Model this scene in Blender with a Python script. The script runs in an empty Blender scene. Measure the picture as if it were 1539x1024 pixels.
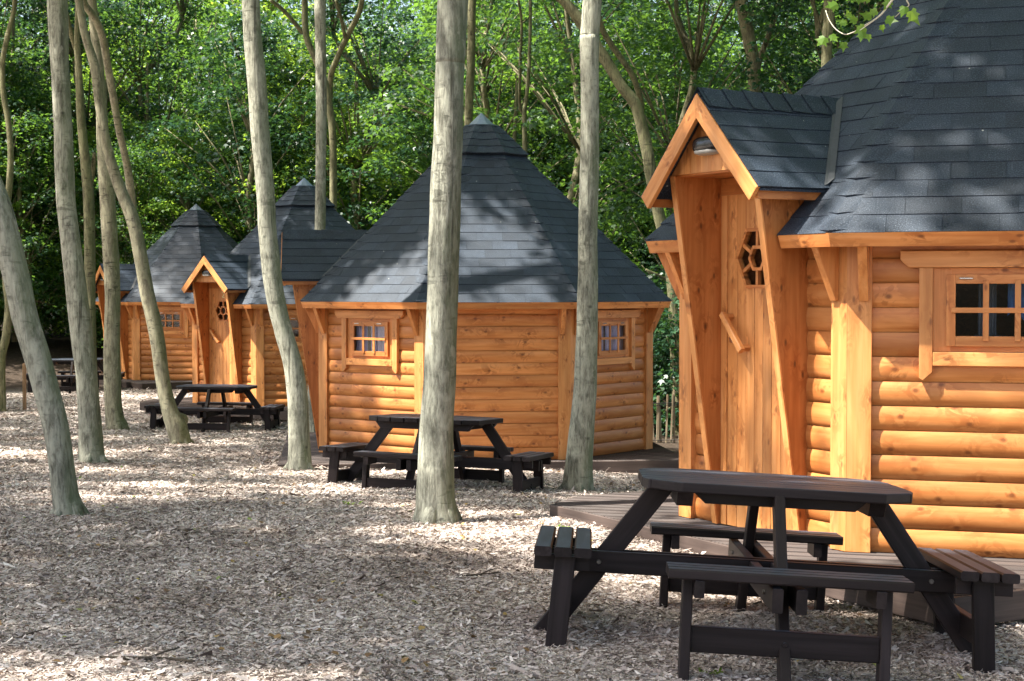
import bpy, math, random
import numpy as np
from mathutils import Vector, Matrix
R = math.radians
PI = math.pi
sc = bpy.context.scene
col = sc.collection
rng = random.Random(7)
nr = np.random.default_rng(11)

# ------------------------------------------------------------------ camera numbers
FPX, YH, HC = 2479.8, 435.48, 1.6236          # focal length and horizon row of the photograph (1539 px wide)
PITCH = math.atan((YH - 512) / FPX)


def ray(px, py):
    u = (px - 769.5) / FPX
    v = -(py - 512) / FPX
    c, s = math.cos(PITCH), math.sin(PITCH)
    return Vector((u, c - v * s, s + v * c))


def at(px, py, Y):
    d = ray(px, py)
    return Vector((0, 0, HC)) + d * (Y / d.y)


# ------------------------------------------------------------------ ground height
PY_ = [-10, 3, 5, 7.5, 9.5, 11.4, 13, 16, 18.6, 23, 26.5, 30, 38, 46, 60, 130]
PZ_ = [.45, .16, .10, 0.01, .015, .01, -.14, -.36, -.43, -.60, -.68, -.70, -.66, -.5, -.2, .6]
TBL = (1.136, 7.543)
TTX, TTY, TYAW = -.052, -.051, -.047


def ground(x, y):
    x = np.asarray(x, float)
    y = np.asarray(y, float)
    z = np.interp(y, PY_, PZ_)
    for d in (.5, 1.0, 1.5):
        z = z + np.interp(y - d, PY_, PZ_) + np.interp(y + d, PY_, PZ_)
    z = z / 7
    k = np.interp(y, [5, 12, 20, 40], [.045, .045, .02, .012])
    z = z - k * 4 * np.tanh((x - 1.0) / 4)
    b = np.clip((y - 37) / 7, 0, 1) * np.clip((-7.5 - x) / 4, 0, 1)
    z = z + b * b * (3 - 2 * b) * .75
    # gently uneven
    z = z + .018 * np.sin(x * 1.7 + y * .6) * np.sin(y * 1.3 - x * .5) + .008 * np.sin(x * 4.1 + 1.3) * np.sin(y * 3.7)
    # chips banked up against the nearest deck
    ax, ay, bx, by = .28, 11.4, 2.35, 7.9
    L = math.hypot(bx - ax, by - ay)
    ux, uy = (bx - ax) / L, (by - ay) / L
    al = (x - ax) * ux + (y - ay) * uy
    dd = (x - ax) * uy - (y - ay) * ux
    bank = np.clip(1 - np.abs(dd) / .75, 0, 1) * np.clip((al + .6) / .6, 0, 1) * np.clip((L + .5 - al) / .5, 0, 1)
    # flat stand of the front table
    r = np.hypot(x - TBL[0], y - TBL[1])
    w = np.clip((2.0 - r) / .85, 0, 1)
    w = w * w * (3 - 2 * w)
    zt = TTX * (x - TBL[0]) + TTY * .6 * (y - TBL[1]) + .006 * np.sin(x * 5) * np.sin(y * 4)
    return z * (1 - w) + zt * w + .035 * bank * bank * (3 - 2 * bank)


def gz(x, y):
    return float(ground(x, y))


def on_ground(px, py):
    d = ray(px, py)
    lo = 3.0
    for i in range(3000):
        k = lo + i * .02
        p = Vector((0, 0, HC)) + d * (k / d.y)
        if p.z <= gz(p.x, p.y):
            return p
    return at(px, py, 40)


# ------------------------------------------------------------------ materials
def new_mat(name):
    m = bpy.data.materials.new(name)
    m.use_nodes = True
    nt = m.node_tree
    bs = nt.nodes['Principled BSDF']
    return m, nt, bs


def N(nt, t, **kw):
    n = nt.nodes.new(t)
    for k, v in kw.items():
        if k.startswith('i_'):
            n.inputs[int(k[2:])].default_value = v
        else:
            setattr(n, k, v)
    return n


def ramp(nt, stops, fac, interp='LINEAR'):
    r = nt.nodes.new('ShaderNodeValToRGB')
    r.color_ramp.interpolation = interp
    while len(r.color_ramp.elements) < len(stops):
        r.color_ramp.elements.new(.5)
    for e, (p, c) in zip(r.color_ramp.elements, stops):
        e.position = p
        e.color = (c[0], c[1], c[2], 1) if len(c) == 3 else c
    nt.links.new(fac, r.inputs[0])
    return r


def mixc(nt, a, b, fac, mode='MIX'):
    m = nt.nodes.new('ShaderNodeMix')
    m.data_type = 'RGBA'
    m.blend_type = mode
    for s, v in ((m.inputs['Factor'], fac), (m.inputs['A'], a), (m.inputs['B'], b)):
        if hasattr(v, 'is_output') or hasattr(v, 'links'):
            nt.links.new(v, s)
        else:
            if isinstance(v, (tuple, list)) and len(v) == 3:
                v = (*v, 1)
            s.default_value = v
    return m.outputs['Result']


def math_(nt, op, a, b=0.0, c=None):
    m = nt.nodes.new('ShaderNodeMath')
    m.operation = op
    for i, v in enumerate((a, b, c)):
        if v is None:
            continue
        if hasattr(v, 'links'):
            nt.links.new(v, m.inputs[i])
        else:
            m.inputs[i].default_value = v
    return m.outputs[0]


def grain_coords(nt, sx, sy):
    a = N(nt, 'ShaderNodeAttribute', attribute_name='gc')
    mp = N(nt, 'ShaderNodeMapping')
    mp.inputs['Scale'].default_value = (sx, sy, sy)
    nt.links.new(a.outputs['Vector'], mp.inputs[0])
    return mp.outputs[0]


def noise(nt, vec, scale=1, detail=4, rough=.55, dist=0):
    n = N(nt, 'ShaderNodeTexNoise')
    n.inputs['Scale'].default_value = scale
    n.inputs['Detail'].default_value = detail
    n.inputs['Roughness'].default_value = rough
    n.inputs['Distortion'].default_value = dist
    nt.links.new(vec, n.inputs['Vector'])
    return n.outputs['Fac']


def bump(nt, bs, h, strength, dist):
    b = N(nt, 'ShaderNodeBump')
    b.inputs['Strength'].default_value = strength
    b.inputs['Distance'].default_value = dist
    nt.links.new(h, b.inputs['Height'])
    nt.links.new(b.outputs[0], bs.inputs['Normal'])


def wood(name, light, mid, dark, knot, rough=.45, knots=True, vary=.34):
    m, nt, bs = new_mat(name)
    g = noise(nt, grain_coords(nt, 1.3, 26), 1, 6, .6, .6)
    g2 = noise(nt, grain_coords(nt, .9, 5), 1, 3, .5, 1.2)
    cr = ramp(nt, [(.28, dark), (.5, mid), (.72, light)], g)
    c2 = ramp(nt, [(.3, (.72, .66, .6)), (.62, (1.06, 1.06, 1.06))], g2)
    c = mixc(nt, cr.outputs[0], c2.outputs[0], .8, 'MULTIPLY')
    ra = N(nt, 'ShaderNodeAttribute', attribute_name='rnd')
    oi = N(nt, 'ShaderNodeObjectInfo')
    v = math_(nt, 'MULTIPLY_ADD', ra.outputs['Fac'], vary, 1 - vary / 2)
    v2 = math_(nt, 'MULTIPLY_ADD', oi.outputs['Random'], .12, .94)
    v = math_(nt, 'MULTIPLY', v, v2)
    cc = N(nt, 'ShaderNodeCombineColor')
    for i in range(3):
        nt.links.new(v, cc.inputs[i])
    c = mixc(nt, c, cc.outputs[0], 1.0, 'MULTIPLY')
    if knots:
        vo = N(nt, 'ShaderNodeTexVoronoi', feature='F1', voronoi_dimensions='2D')
        vo.inputs['Scale'].default_value = 1
        nt.links.new(grain_coords(nt, 3.2, 7), vo.inputs['Vector'])
        kn = ramp(nt, [(.03, (1, 1, 1)), (.085, (0, 0, 0))], vo.outputs['Distance'])
        # streaks of figure that fan out round the knots
        fig = ramp(nt, [(.10, (.8, .8, .8)), (.5, (0, 0, 0))], vo.outputs['Distance'])
        gg = noise(nt, grain_coords(nt, 9, 16), 1, 3, .5, 2.0)
        fg = math_(nt, 'MULTIPLY', fig.outputs[0], ramp(nt, [(.46, (0, 0, 0)), (.56, (1, 1, 1))], gg).outputs[0])
        c = mixc(nt, c, tuple(x * f for x, f in zip(mid, (.62, .50, .42))), fg)
        c = mixc(nt, c, knot, math_(nt, 'MULTIPLY', kn.outputs[0], .8))
    nt.links.new(c, bs.inputs['Base Color'])
    bs.inputs['Roughness'].default_value = rough
    bs.inputs['Specular IOR Level'].default_value = .35
    bump(nt, bs, g, .25, .004)
    return m


M = {}
M['pine'] = wood('stained_pine', (.66, .286, .098), (.58, .222, .063), (.46, .145, .035), (.15, .045, .012), .42)
M['pine_light'] = wood('pale_stained_pine', (.71, .335, .124), (.63, .268, .084), (.52, .190, .050), (.2, .065, .02), .46)
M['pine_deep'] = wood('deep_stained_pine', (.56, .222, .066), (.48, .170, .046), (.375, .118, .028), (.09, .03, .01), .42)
M['dark_wood'] = wood('dark_brown_painted_timber', (.034, .026, .026), (.023, .0175, .0175), (.013, .010, .010), (.02, .015, .015), .47, False, .6)
M['deck_wood'] = wood('weathered_deck_timber', (.085, .061, .052), (.060, .043, .037), (.032, .023, .020), (.03, .02, .02), .6, False, .5)
M['pale_wood'] = wood('split_chestnut', (.40, .33, .23), (.30, .24, .16), (.17, .13, .085), (.08, .06, .04), .75)
M['stake_wood'] = wood('weathered_stake', (.34, .22, .12), (.26, .16, .085), (.16, .10, .05), (.08, .05, .03), .7)


def sky_sheen_top(m, c):  # bluish sheen of the sky painted into the colour of upward faces
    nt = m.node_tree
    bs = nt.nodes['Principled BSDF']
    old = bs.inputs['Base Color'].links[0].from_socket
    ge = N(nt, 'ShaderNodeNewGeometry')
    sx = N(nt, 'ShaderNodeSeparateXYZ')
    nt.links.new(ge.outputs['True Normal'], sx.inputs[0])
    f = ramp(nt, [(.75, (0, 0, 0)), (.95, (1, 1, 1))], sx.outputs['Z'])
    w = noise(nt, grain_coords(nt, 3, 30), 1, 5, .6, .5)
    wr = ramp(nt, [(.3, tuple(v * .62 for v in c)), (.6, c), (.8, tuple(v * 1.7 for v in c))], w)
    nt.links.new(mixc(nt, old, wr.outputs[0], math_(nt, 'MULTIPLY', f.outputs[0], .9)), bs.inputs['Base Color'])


sky_sheen_top(M['dark_wood'], (.070, .082, .106))
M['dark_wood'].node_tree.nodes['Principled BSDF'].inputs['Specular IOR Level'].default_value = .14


def shingle_mat():
    m, nt, bs = new_mat('charcoal_shingle')
    a = N(nt, 'ShaderNodeAttribute', attribute_name='gc')
    g = noise(nt, a.outputs['Vector'], 120, 4, .85)
    g2 = noise(nt, a.outputs['Vector'], 3.5, 4, .6)
    c = ramp(nt, [(.36, (.007, .011, .017)), (.50, (.018, .027, .043)), (.61, (.052, .067, .090)), (.72, (.26, .285, .32))], g)
    c2 = ramp(nt, [(.3, (.75, .75, .75)), (.7, (1.25, 1.25, 1.22))], g2)
    x = mixc(nt, c.outputs[0], c2.outputs[0], 1, 'MULTIPLY')
    ra = N(nt, 'ShaderNodeAttribute', attribute_name='rnd')
    v = math_(nt, 'MULTIPLY_ADD', ra.outputs['Fac'], .4, .8)
    cc = N(nt, 'ShaderNodeCombineColor')
    for i in range(3):
        nt.links.new(v, cc.inputs[i])
    x = mixc(nt, x, cc.outputs[0], 1, 'MULTIPLY')
    # a few specks of litter and bird lime
    vo = N(nt, 'ShaderNodeTexVoronoi')
    vo.inputs['Scale'].default_value = 4.5
    nt.links.new(a.outputs['Vector'], vo.inputs['Vector'])
    sp = ramp(nt, [(.02, (1, 1, 1)), (.035, (0, 0, 0))], vo.outputs['Distance'])
    x = mixc(nt, x, (.42, .42, .38), sp.outputs[0])
    nt.links.new(x, bs.inputs['Base Color'])
    bs.inputs['Roughness'].default_value = .6
    bs.inputs['Specular IOR Level'].default_value = .35
    bump(nt, bs, g, .55, .004)
    return m


M['shingle'] = shingle_mat()


def bark(name, pale, dark, moss, ring=.48):
    m, nt, bs = new_mat(name)
    tc = N(nt, 'ShaderNodeTexCoord')

    def mp(s):
        q = N(nt, 'ShaderNodeMapping')
        q.inputs['Scale'].default_value = s
        nt.links.new(tc.outputs['Object'], q.inputs[0])
        return q.outputs[0]
    big = noise(nt, mp((8, 8, 4)), 1, 6, .65, .6)
    fine = noise(nt, mp((42, 42, 8)), 1, 8, .72, .5)
    ringn = noise(nt, mp((7, 7, 24)), 1, 3, .5, .5)
    rare = noise(nt, mp((5, 5, 2.1)), 1, 2)
    c = ramp(nt, [(.40, dark), (.49, tuple(.5 * a + .5 * b for a, b in zip(pale, dark))), (.56, pale), (.68, tuple(min(1, x * 1.25) for x in pale))],
             math_(nt, 'MULTIPLY_ADD', fine, .55, math_(nt, 'MULTIPLY', big, .5)))
    rg = ramp(nt, [(.58, (0, 0, 0)), (.65, (1, 1, 1))], ringn)
    rr = ramp(nt, [(.46, (0, 0, 0)), (.6, (1, 1, 1))], rare)
    rf = math_(nt, 'MULTIPLY', math_(nt, 'MULTIPLY', rg.outputs[0], rr.outputs[0]), ring)
    x = mixc(nt, c.outputs[0], tuple(v * .35 for v in dark), rf)
    # green algae on the damp side of the stem
    ge = N(nt, 'ShaderNodeNewGeometry')
    sx = N(nt, 'ShaderNodeSeparateXYZ')
    nt.links.new(ge.outputs['True Normal'], sx.inputs[0])
    side = math_(nt, 'MULTIPLY_ADD', sx.outputs['X'], .30, math_(nt, 'MULTIPLY', noise(nt, mp((7, 7, 1.8)), 1, 4), .72))
    ms = ramp(nt, [(.40, (0, 0, 0)), (.70, (.75, .75, .75))], side)
    x = mixc(nt, x, moss, ms.outputs[0])
    strk = ramp(nt, [(.60, (0, 0, 0)), (.70, (.75, .75, .75))], noise(nt, mp((16, 16, .7)), 1, 4, .6, .3))
    x = mixc(nt, x, tuple(v * .45 for v in dark), strk.outputs[0])
    scar = N(nt, 'ShaderNodeTexVoronoi')
    scar.inputs['Scale'].default_value = 1
    nt.links.new(mp((3.2, 3.2, 4.4)), scar.inputs['Vector'])
    x = mixc(nt, x, tuple(v * .3 for v in dark), ramp(nt, [(.03, (.7, .7, .7)), (.10, (0, 0, 0))], scar.outputs['Distance']).outputs[0])
    blotch = ramp(nt, [(.60, (0, 0, 0)), (.66, (.8, .8, .8))], noise(nt, mp((9, 9, 5)), 1, 4, .6))
    x = mixc(nt, x, tuple(min(1, v * 1.45) for v in pale), math_(nt, 'MULTIPLY', blotch.outputs[0], .5))
    nt.links.new(x, bs.inputs['Base Color'])
    bs.inputs['Roughness'].default_value = .85
    bs.inputs['Specular IOR Level'].default_value = .2
    h = math_(nt, 'SUBTRACT', fine, math_(nt, 'MULTIPLY', rf, .2))
    bump(nt, bs, h, 1.0, .014)
    return m


M['bark'] = bark('grey_bark', (.325, .322, .255), (.085, .082, .062), (.105, .135, .066))
M['bark_green'] = bark('green_grey_bark', (.30, .28, .19), (.12, .105, .075), (.13, .15, .06), .75)
M['bark_olive'] = bark('olive_bark', (.20, .19, .105), (.075, .068, .042), (.10, .125, .045), .7)
M['bark_far'] = bark('far_bark', (.22, .20, .12), (.07, .06, .04), (.10, .12, .04), .6)


def leaf_mat(name, a, b, c, trans, tmix=.35, rough=.38):
    m, nt, bs = new_mat(name)
    ge = N(nt, 'ShaderNodeNewGeometry')
    oi = N(nt, 'ShaderNodeObjectInfo')
    k = math_(nt, 'FRACT', math_(nt, 'ADD', ge.outputs['Random Per Island'], math_(nt, 'MULTIPLY', oi.outputs['Random'], .25)))
    cr = ramp(nt, [(0, a), (.55, b), (1, c)], k)
    nt.links.new(cr.outputs[0], bs.inputs['Base Color'])
    bs.inputs['Roughness'].default_value = rough
    bs.inputs['Specular IOR Level'].default_value = .3
    tr = N(nt, 'ShaderNodeBsdfTranslucent')
    tcol = mixc(nt, cr.outputs[0], trans, .75)
    nt.links.new(tcol, tr.inputs[0])
    mx = N(nt, 'ShaderNodeMixShader')
    mx.inputs[0].default_value = tmix
    nt.links.new(bs.outputs[0], mx.inputs[1])
    nt.links.new(tr.outputs[0], mx.inputs[2])
    nt.links.new(mx.outputs[0], nt.nodes['Material Output'].inputs[0])
    return m


M['leaf'] = leaf_mat('woodland_leaves', (.011, .038, .021), (.020, .060, .026), (.070, .150, .042), (.23, .43, .045), .42, .5)
M['leaf_light'] = leaf_mat('fresh_leaves', (.06, .13, .02), (.10, .20, .03), (.16, .27, .05), (.38, .56, .05), .55)
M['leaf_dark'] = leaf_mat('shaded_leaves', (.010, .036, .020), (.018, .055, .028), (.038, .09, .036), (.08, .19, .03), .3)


def chip_mat():
    m, nt, bs = new_mat('wood_chips')
    ge = N(nt, 'ShaderNodeNewGeometry')
    cr = ramp(nt, [(0, (.09, .066, .054)), (.08, (.18, .140, .118)), (.18, (.32, .262, .230)), (.38, (.46, .388, .345)), (.62, (.545, .470, .425)), (.84, (.62, .548, .50)),
                   (.95, (.70, .63, .57)), (1, (.76, .70, .64))], ge.outputs['Random Per Island'])
    tc = N(nt, 'ShaderNodeTexCoord')
    n = noise(nt, tc.outputs['Object'], 60, 3, .6)
    c = mixc(nt, cr.outputs[0], ramp(nt, [(.3, (.7, .68, .66)), (.7, (1.15, 1.15, 1.15))], n).outputs[0], .8, 'MULTIPLY')
    big = noise(nt, tc.outputs['Object'], .9, 4, .6)
    c = mixc(nt, c, ramp(nt, [(.32, (.56, .52, .49)), (.6, (1.08, 1.08, 1.08))], big).outputs[0], .85, 'MULTIPLY')
    nt.links.new(c, bs.inputs['Base Color'])
    bs.inputs['Roughness'].default_value = .8
    bs.inputs['Specular IOR Level'].default_value = .25
    return m


def ground_mat():
    m, nt, bs = new_mat('chip_mulch')
    tc = N(nt, 'ShaderNodeTexCoord')
    mp = N(nt, 'ShaderNodeMapping')
    mp.inputs['Scale'].default_value = (1, .8, 1)
    nt.links.new(tc.outputs['Object'], mp.inputs[0])
    vo = N(nt, 'ShaderNodeTexVoronoi')
    vo.inputs['Scale'].default_value = 38
    nt.links.new(mp.outputs[0], vo.inputs['Vector'])
    sx = N(nt, 'ShaderNodeSeparateColor')
    nt.links.new(vo.outputs['Color'], sx.inputs[0])
    cr = ramp(nt, [(0, (.07, .049, .037)), (.2, (.19, .152, .125)), (.5, (.43, .365, .315)), (.8, (.60, .525, .465)), (1, (.70, .63, .56))], sx.outputs[0])
    big = noise(nt, tc.outputs['Object'], .9, 4, .6)
    c = mixc(nt, cr.outputs[0], ramp(nt, [(.32, (.56, .52, .49)), (.6, (1.08, 1.08, 1.08))], big).outputs[0], .85, 'MULTIPLY')
    # bare woodland soil and leaf litter begin where the chips end
    soil = N(nt, 'ShaderNodeAttribute', attribute_name='soil')
    sn = noise(nt, tc.outputs['Object'], 14, 5, .7)
    sc_ = ramp(nt, [(.3, (.022, .016, .012)), (.55, (.05, .036, .026)), (.75, (.11, .08, .055))], sn)
    c = mixc(nt, c, sc_.outputs[0], soil.outputs['Fac'])
    nt.links.new(c, bs.inputs['Base Color'])
    bs.inputs['Roughness'].default_value = .9
    bs.inputs['Specular IOR Level'].default_value = .15
    bump(nt, bs, sx.outputs[0], .9, .02)
    return m


M['chip'] = chip_mat()
M['ground'] = ground_mat()


def plain(name, c, rough=.5, metal=0, spec=.5):
    m, nt, bs = new_mat(name)
    tc = N(nt, 'ShaderNodeTexCoord')
    n = noise(nt, tc.outputs['Object'], 35, 4, .6)
    x = mixc(nt, c, ramp(nt, [(.3, (.8, .8, .8)), (.7, (1.1, 1.1, 1.1))], n).outputs[0], .8, 'MULTIPLY')
    nt.links.new(x, bs.inputs['Base Color'])
    bs.inputs['Roughness'].default_value = rough
    bs.inputs['Metallic'].default_value = metal
    bs.inputs['Specular IOR Level'].default_value = spec
    return m


M['bolt'] = plain('dull_steel_bolt', (.16, .145, .13), .5, .7)
M['chrome'] = plain('chromed_steel', (.75, .75, .76), .18, 1)
M['lead'] = plain('blue_grey_roof_metal', (.21, .26, .32), .42, .35)
M['flash'] = plain('grey_flashing', (.055, .06, .065), .7, .1)
M['black'] = plain('black_plastic', (.006, .006, .007), .2)
M['diffuser'] = plain('frosted_diffuser', (.30, .285, .26), .3)
M['curtain'] = plain('lilac_curtain', (.78, .68, .86), .9, 0, .1)
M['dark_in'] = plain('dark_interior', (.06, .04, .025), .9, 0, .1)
M['wire'] = plain('galvanised_wire', (.05, .05, .05), .5, .6)
M['number'] = plain('cream_number', (.75, .62, .30), .4)
M['twig'] = plain('twig_bark', (.075, .06, .045), .9, 0, .1)
M['pale_twig'] = plain('pale_dead_twig', (.55, .50, .40), .8, 0, .1)


def glass_mat():
    m, nt, bs = new_mat('window_glass')
    gl = N(nt, 'ShaderNodeBsdfGlossy')
    gl.inputs['Roughness'].default_value = .02
    gl.inputs['Color'].default_value = (.95, .97, 1, 1)
    tr = N(nt, 'ShaderNodeBsdfTransparent')
    tr.inputs[0].default_value = (.84, .88, .9, 1)
    fr = N(nt, 'ShaderNodeFresnel')
    fr.inputs[0].default_value = 1.5
    mx = N(nt, 'ShaderNodeMixShader')
    nt.links.new(fr.outputs[0], mx.inputs[0])
    nt.links.new(tr.outputs[0], mx.inputs[1])
    nt.links.new(gl.outputs[0], mx.inputs[2])
    nt.links.new(mx.outputs[0], nt.nodes['Material Output'].inputs[0])
    return m


M['glass'] = glass_mat()


# ------------------------------------------------------------------ mesh helpers
class MB:
    def __init__(s):
        s.v, s.f, s.g, s.r = [], [], [], []

    def add(s, vs, fs, gs=None, r=None):
        o = len(s.v)
        s.v += [tuple(p) for p in vs]
        s.f += [tuple(i + o for i in f) for f in fs]
        if gs is None:
            gs = vs
        s.g += [tuple(p) for p in gs]
        s.r += [rng.random() if r is None else r] * len(vs)

    def beam(s, p0, p1, side, w, h, ch=0.0):
        """bar from p0 to p1, w wide along side, h along the third axis"""
        p0, p1 = Vector(p0), Vector(p1)
        a = (p1 - p0)
        L = a.length
        a.normalize()
        sd = Vector(side)
        sd = (sd - a * sd.dot(a)).normalized()
        t = a.cross(sd)
        w /= 2
        h /= 2
        if ch:
            c = ch
            prof = [(-w + c, -h), (w - c, -h), (w, -h + c), (w, h - c), (w - c, h), (-w + c, h), (-w, h - c), (-w, -h + c)]
        else:
            prof = [(-w, -h), (w, -h), (w, h), (-w, h)]
        n = len(prof)
        vs, gs = [], []
        off = Vector((rng.random() * 40, rng.random() * 40, rng.random() * 40))
        for k, p in ((0, p0), (L, p1)):
            for x, y in prof:
                vs.append(p + sd * x + t * y)
                gs.append(Vector((k, x, y)) + off)
        fs = [(i, (i + 1) % n, n + (i + 1) % n, n + i) for i in range(n)]
        fs += [tuple(range(n - 1, -1, -1)), tuple(range(n, 2 * n))]
        s.add(vs, fs, gs)
        return s

    def ext(s, poly, O, ax, ay, az, d, grain=0):
        O, ax, ay, az = Vector(O), Vector(ax), Vector(ay), Vector(az)
        n = len(poly)
        off = Vector((rng.random() * 40, rng.random() * 40, rng.random() * 40))
        vs, gs = [], []
        for k in (0, d):
            for x, y in poly:
                vs.append(O + ax * x + ay * y + az * k)
                gs.append((Vector((x, y, k)) if grain == 0 else Vector((y, x, k))) + off)
        fs = [(i, (i + 1) % n, n + (i + 1) % n, n + i) for i in range(n)]
        fs += [tuple(range(n - 1, -1, -1)), tuple(range(n, 2 * n))]
        s.add(vs, fs, gs)
        return s

    def tube(s, pts, rad, sides=8, cap=True, jit=0.0, seed=0):
        pts = [Vector(p) for p in pts]
        n = len(pts)
        vs, gs = [], []
        a0 = (pts[1] - pts[0]).normalized()
        ref = Vector((0, 1, 0)) if abs(a0.y) < .9 else Vector((1, 0, 0))
        L = 0
        for i, p in enumerate(pts):
            a = (pts[min(i + 1, n - 1)] - pts[max(i - 1, 0)]).normalized()
            b = a.cross(ref).normalized()
            c = b.cross(a)
            if i:
                L += (p - pts[i - 1]).length
            for k in range(sides):
                th = 2 * PI * k / sides
                r = rad[i]
                if jit:
                    r *= 1 + jit * (math.sin(3 * th + L * 2.1 + seed) * .5 + math.sin(2 * th - L * 3.7 + seed * 2) * .5 + .6 * math.sin(5 * th + L * 7 + seed) * math.sin(L * 4.3 + seed))
                vs.append(p + b * (r * math.cos(th)) + c * (r * math.sin(th)))
                gs.append(Vector((L, r * math.cos(th), r * math.sin(th))))
        fs = []
        for i in range(n - 1):
            for k in range(sides):
                fs.append((i * sides + k, i * sides + (k + 1) % sides, (i + 1) * sides + (k + 1) % sides, (i + 1) * sides + k))
        if cap:
            fs.append(tuple(range(sides - 1, -1, -1)))
            fs.append(tuple(range((n - 1) * sides, n * sides)))
        s.add(vs, fs, gs)
        return s

    def mesh(s, name, smooth=False):
        me = bpy.data.meshes.new(name)
        me.from_pydata(s.v, [], s.f)
        a = me.attributes.new('gc', 'FLOAT_VECTOR', 'POINT')
        a.data.foreach_set('vector', np.array(s.g, np.float32).ravel())
        a = me.attributes.new('rnd', 'FLOAT', 'POINT')
        a.data.foreach_set('value', np.array(s.r, np.float32))
        if smooth:
            me.polygons.foreach_set('use_smooth', [True] * len(me.polygons))
        me.update()
        return me

    def build(s, name, mat, parent=None, smooth=False, bevel=0):
        o = bpy.data.objects.new(name, s.mesh(name, smooth))
        o.data.materials.append(mat)
        col.objects.link(o)
        o.parent = parent
        if bevel:
            b = o.modifiers.new('edges', 'BEVEL')
            b.width = bevel
            b.segments = 2
            b.limit_method = 'ANGLE'
        return o


def np_mesh(name, V, F):
    """V (n,3), F (m,k) constant k"""
    me = bpy.data.meshes.new(name)
    m, k = F.shape
    me.vertices.add(len(V))
    me.vertices.foreach_set('co', V.astype(np.float32).ravel())
    me.loops.add(m * k)
    me.loops.foreach_set('vertex_index', F.astype(np.int32).ravel())
    me.polygons.add(m)
    me.polygons.foreach_set('loop_start', np.arange(0, m * k, k, dtype=np.int32))
    me.polygons.foreach_set('loop_total', np.full(m, k, np.int32))
    me.update(calc_edges=True)
    me.validate()
    return me


def obj(name, me, mat=None, parent=None):
    o = bpy.data.objects.new(name, me)
    if mat and not me.materials:
        me.materials.append(mat)
    col.objects.link(o)
    o.parent = parent
    return o


def tag(o, label=None, cat=None, group=None, kind=None):
    for k, v in (('label', label), ('category', cat), ('group', group), ('kind', kind)):
        if v:
            o[k] = v
    return o


def empty(name, loc=(0, 0, 0), rz=0):
    o = bpy.data.objects.new(name, None)
    o.empty_display_size = .2
    o.location = loc
    o.rotation_euler = (0, 0, rz)
    col.objects.link(o)
    return o


def copy_tree(o, parent=None):
    c = o.copy()
    col.objects.link(c)
    c.parent = parent
    for ch in [x for x in bpy.data.objects if x.parent == o]:
        copy_tree(ch, c)
    return c


# ------------------------------------------------------------------ log cabin
RW, RE, HE, RISE = 2.1667, 2.4006, 1.7994, 2.3186
AP = RW * math.cos(PI / 8)
APE = RE * math.cos(PI / 8)
HS = RW * math.sin(PI / 8)
T8 = math.tan(PI / 8)


def facet(i):
    a = i * PI / 4
    n = Vector((math.cos(a), math.sin(a), 0))
    u = Vector((-math.sin(a), math.cos(a), 0))
    return n, u


def FP(i, u, w, n):
    nn, uu = facet(i)
    return nn * (AP + n) + uu * u + Vector((0, 0, w))


def shingles(mb, mp, s0, s1, exp, ranges, tabw, lift=.0065, base=True):
    """courses of tabs on a plane; mp(a, s, h) gives the point, ranges(s) the spans covered"""
    k = 0
    s = s0
    while s < s1 - .01:
        sa, sb = s, min(s + exp * 1.12, s1)
        for ri in range(len(ranges(sa))):
            lo0, hi0 = ranges(sa)[ri]
            lo1, hi1 = ranges(sb)[ri]
            if base and (hi0 - lo0 > .01 or hi1 - lo1 > .01):
                mb.add([mp(lo0, sa, -.004), mp(hi0, sa, -.004), mp(hi1, sb, -.004), mp(lo1, sb, -.004)], [(0, 1, 2, 3)], [(lo0, sa, 0), (hi0, sa, 0), (hi1, sb, 0), (lo1, sb, 0)])
            off = (k % 3) * tabw / 3 + rng.uniform(-.02, .02)
            a = math.floor((min(lo0, lo1) - off) / tabw) * tabw + off
            while a < max(hi0, hi1):
                g = .0011
                a0, a1 = a + g, a + tabw - g
                x0, x1 = max(a0, lo0), min(a1, hi0)
                y0, y1 = max(a0, lo1), min(a1, hi1)
                if x1 - x0 > .004 or y1 - y0 > .004:
                    if x1 < x0:
                        x0 = x1 = (x0 + x1) / 2
                    if y1 < y0:
                        y0 = y1 = min(max((y0 + y1) / 2, lo1), hi1) if hi1 > lo1 else (y0 + y1) / 2
                    d = rng.uniform(-.002, .002)
                    h = lift + rng.uniform(-.0012, .0015)
                    vs = [mp(x0, sa + d, h), mp(x1, sa + d, h + rng.uniform(-.0015, .0015)), mp(y1, sb, .001), mp(y0, sb, .001), mp(x0, sa + d, -.001), mp(x1, sa + d, -.001)]
                    ox, oy = rng.random() * 9, rng.random() * 9
                    gs = [(x0 + ox, sa + oy, 0), (x1 + ox, sa + oy, 0), (y1 + ox, sb + oy, 0), (y0 + ox, sb + oy, 0), (x0 + ox, sa + oy, .007), (x1 + ox, sa + oy, .007)]
                    mb.add(vs, [(0, 1, 2, 3), (4, 5, 1, 0), (0, 3, 4), (1, 5, 2)], gs)
                a += tabw
        s += exp
        k += 1


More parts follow.
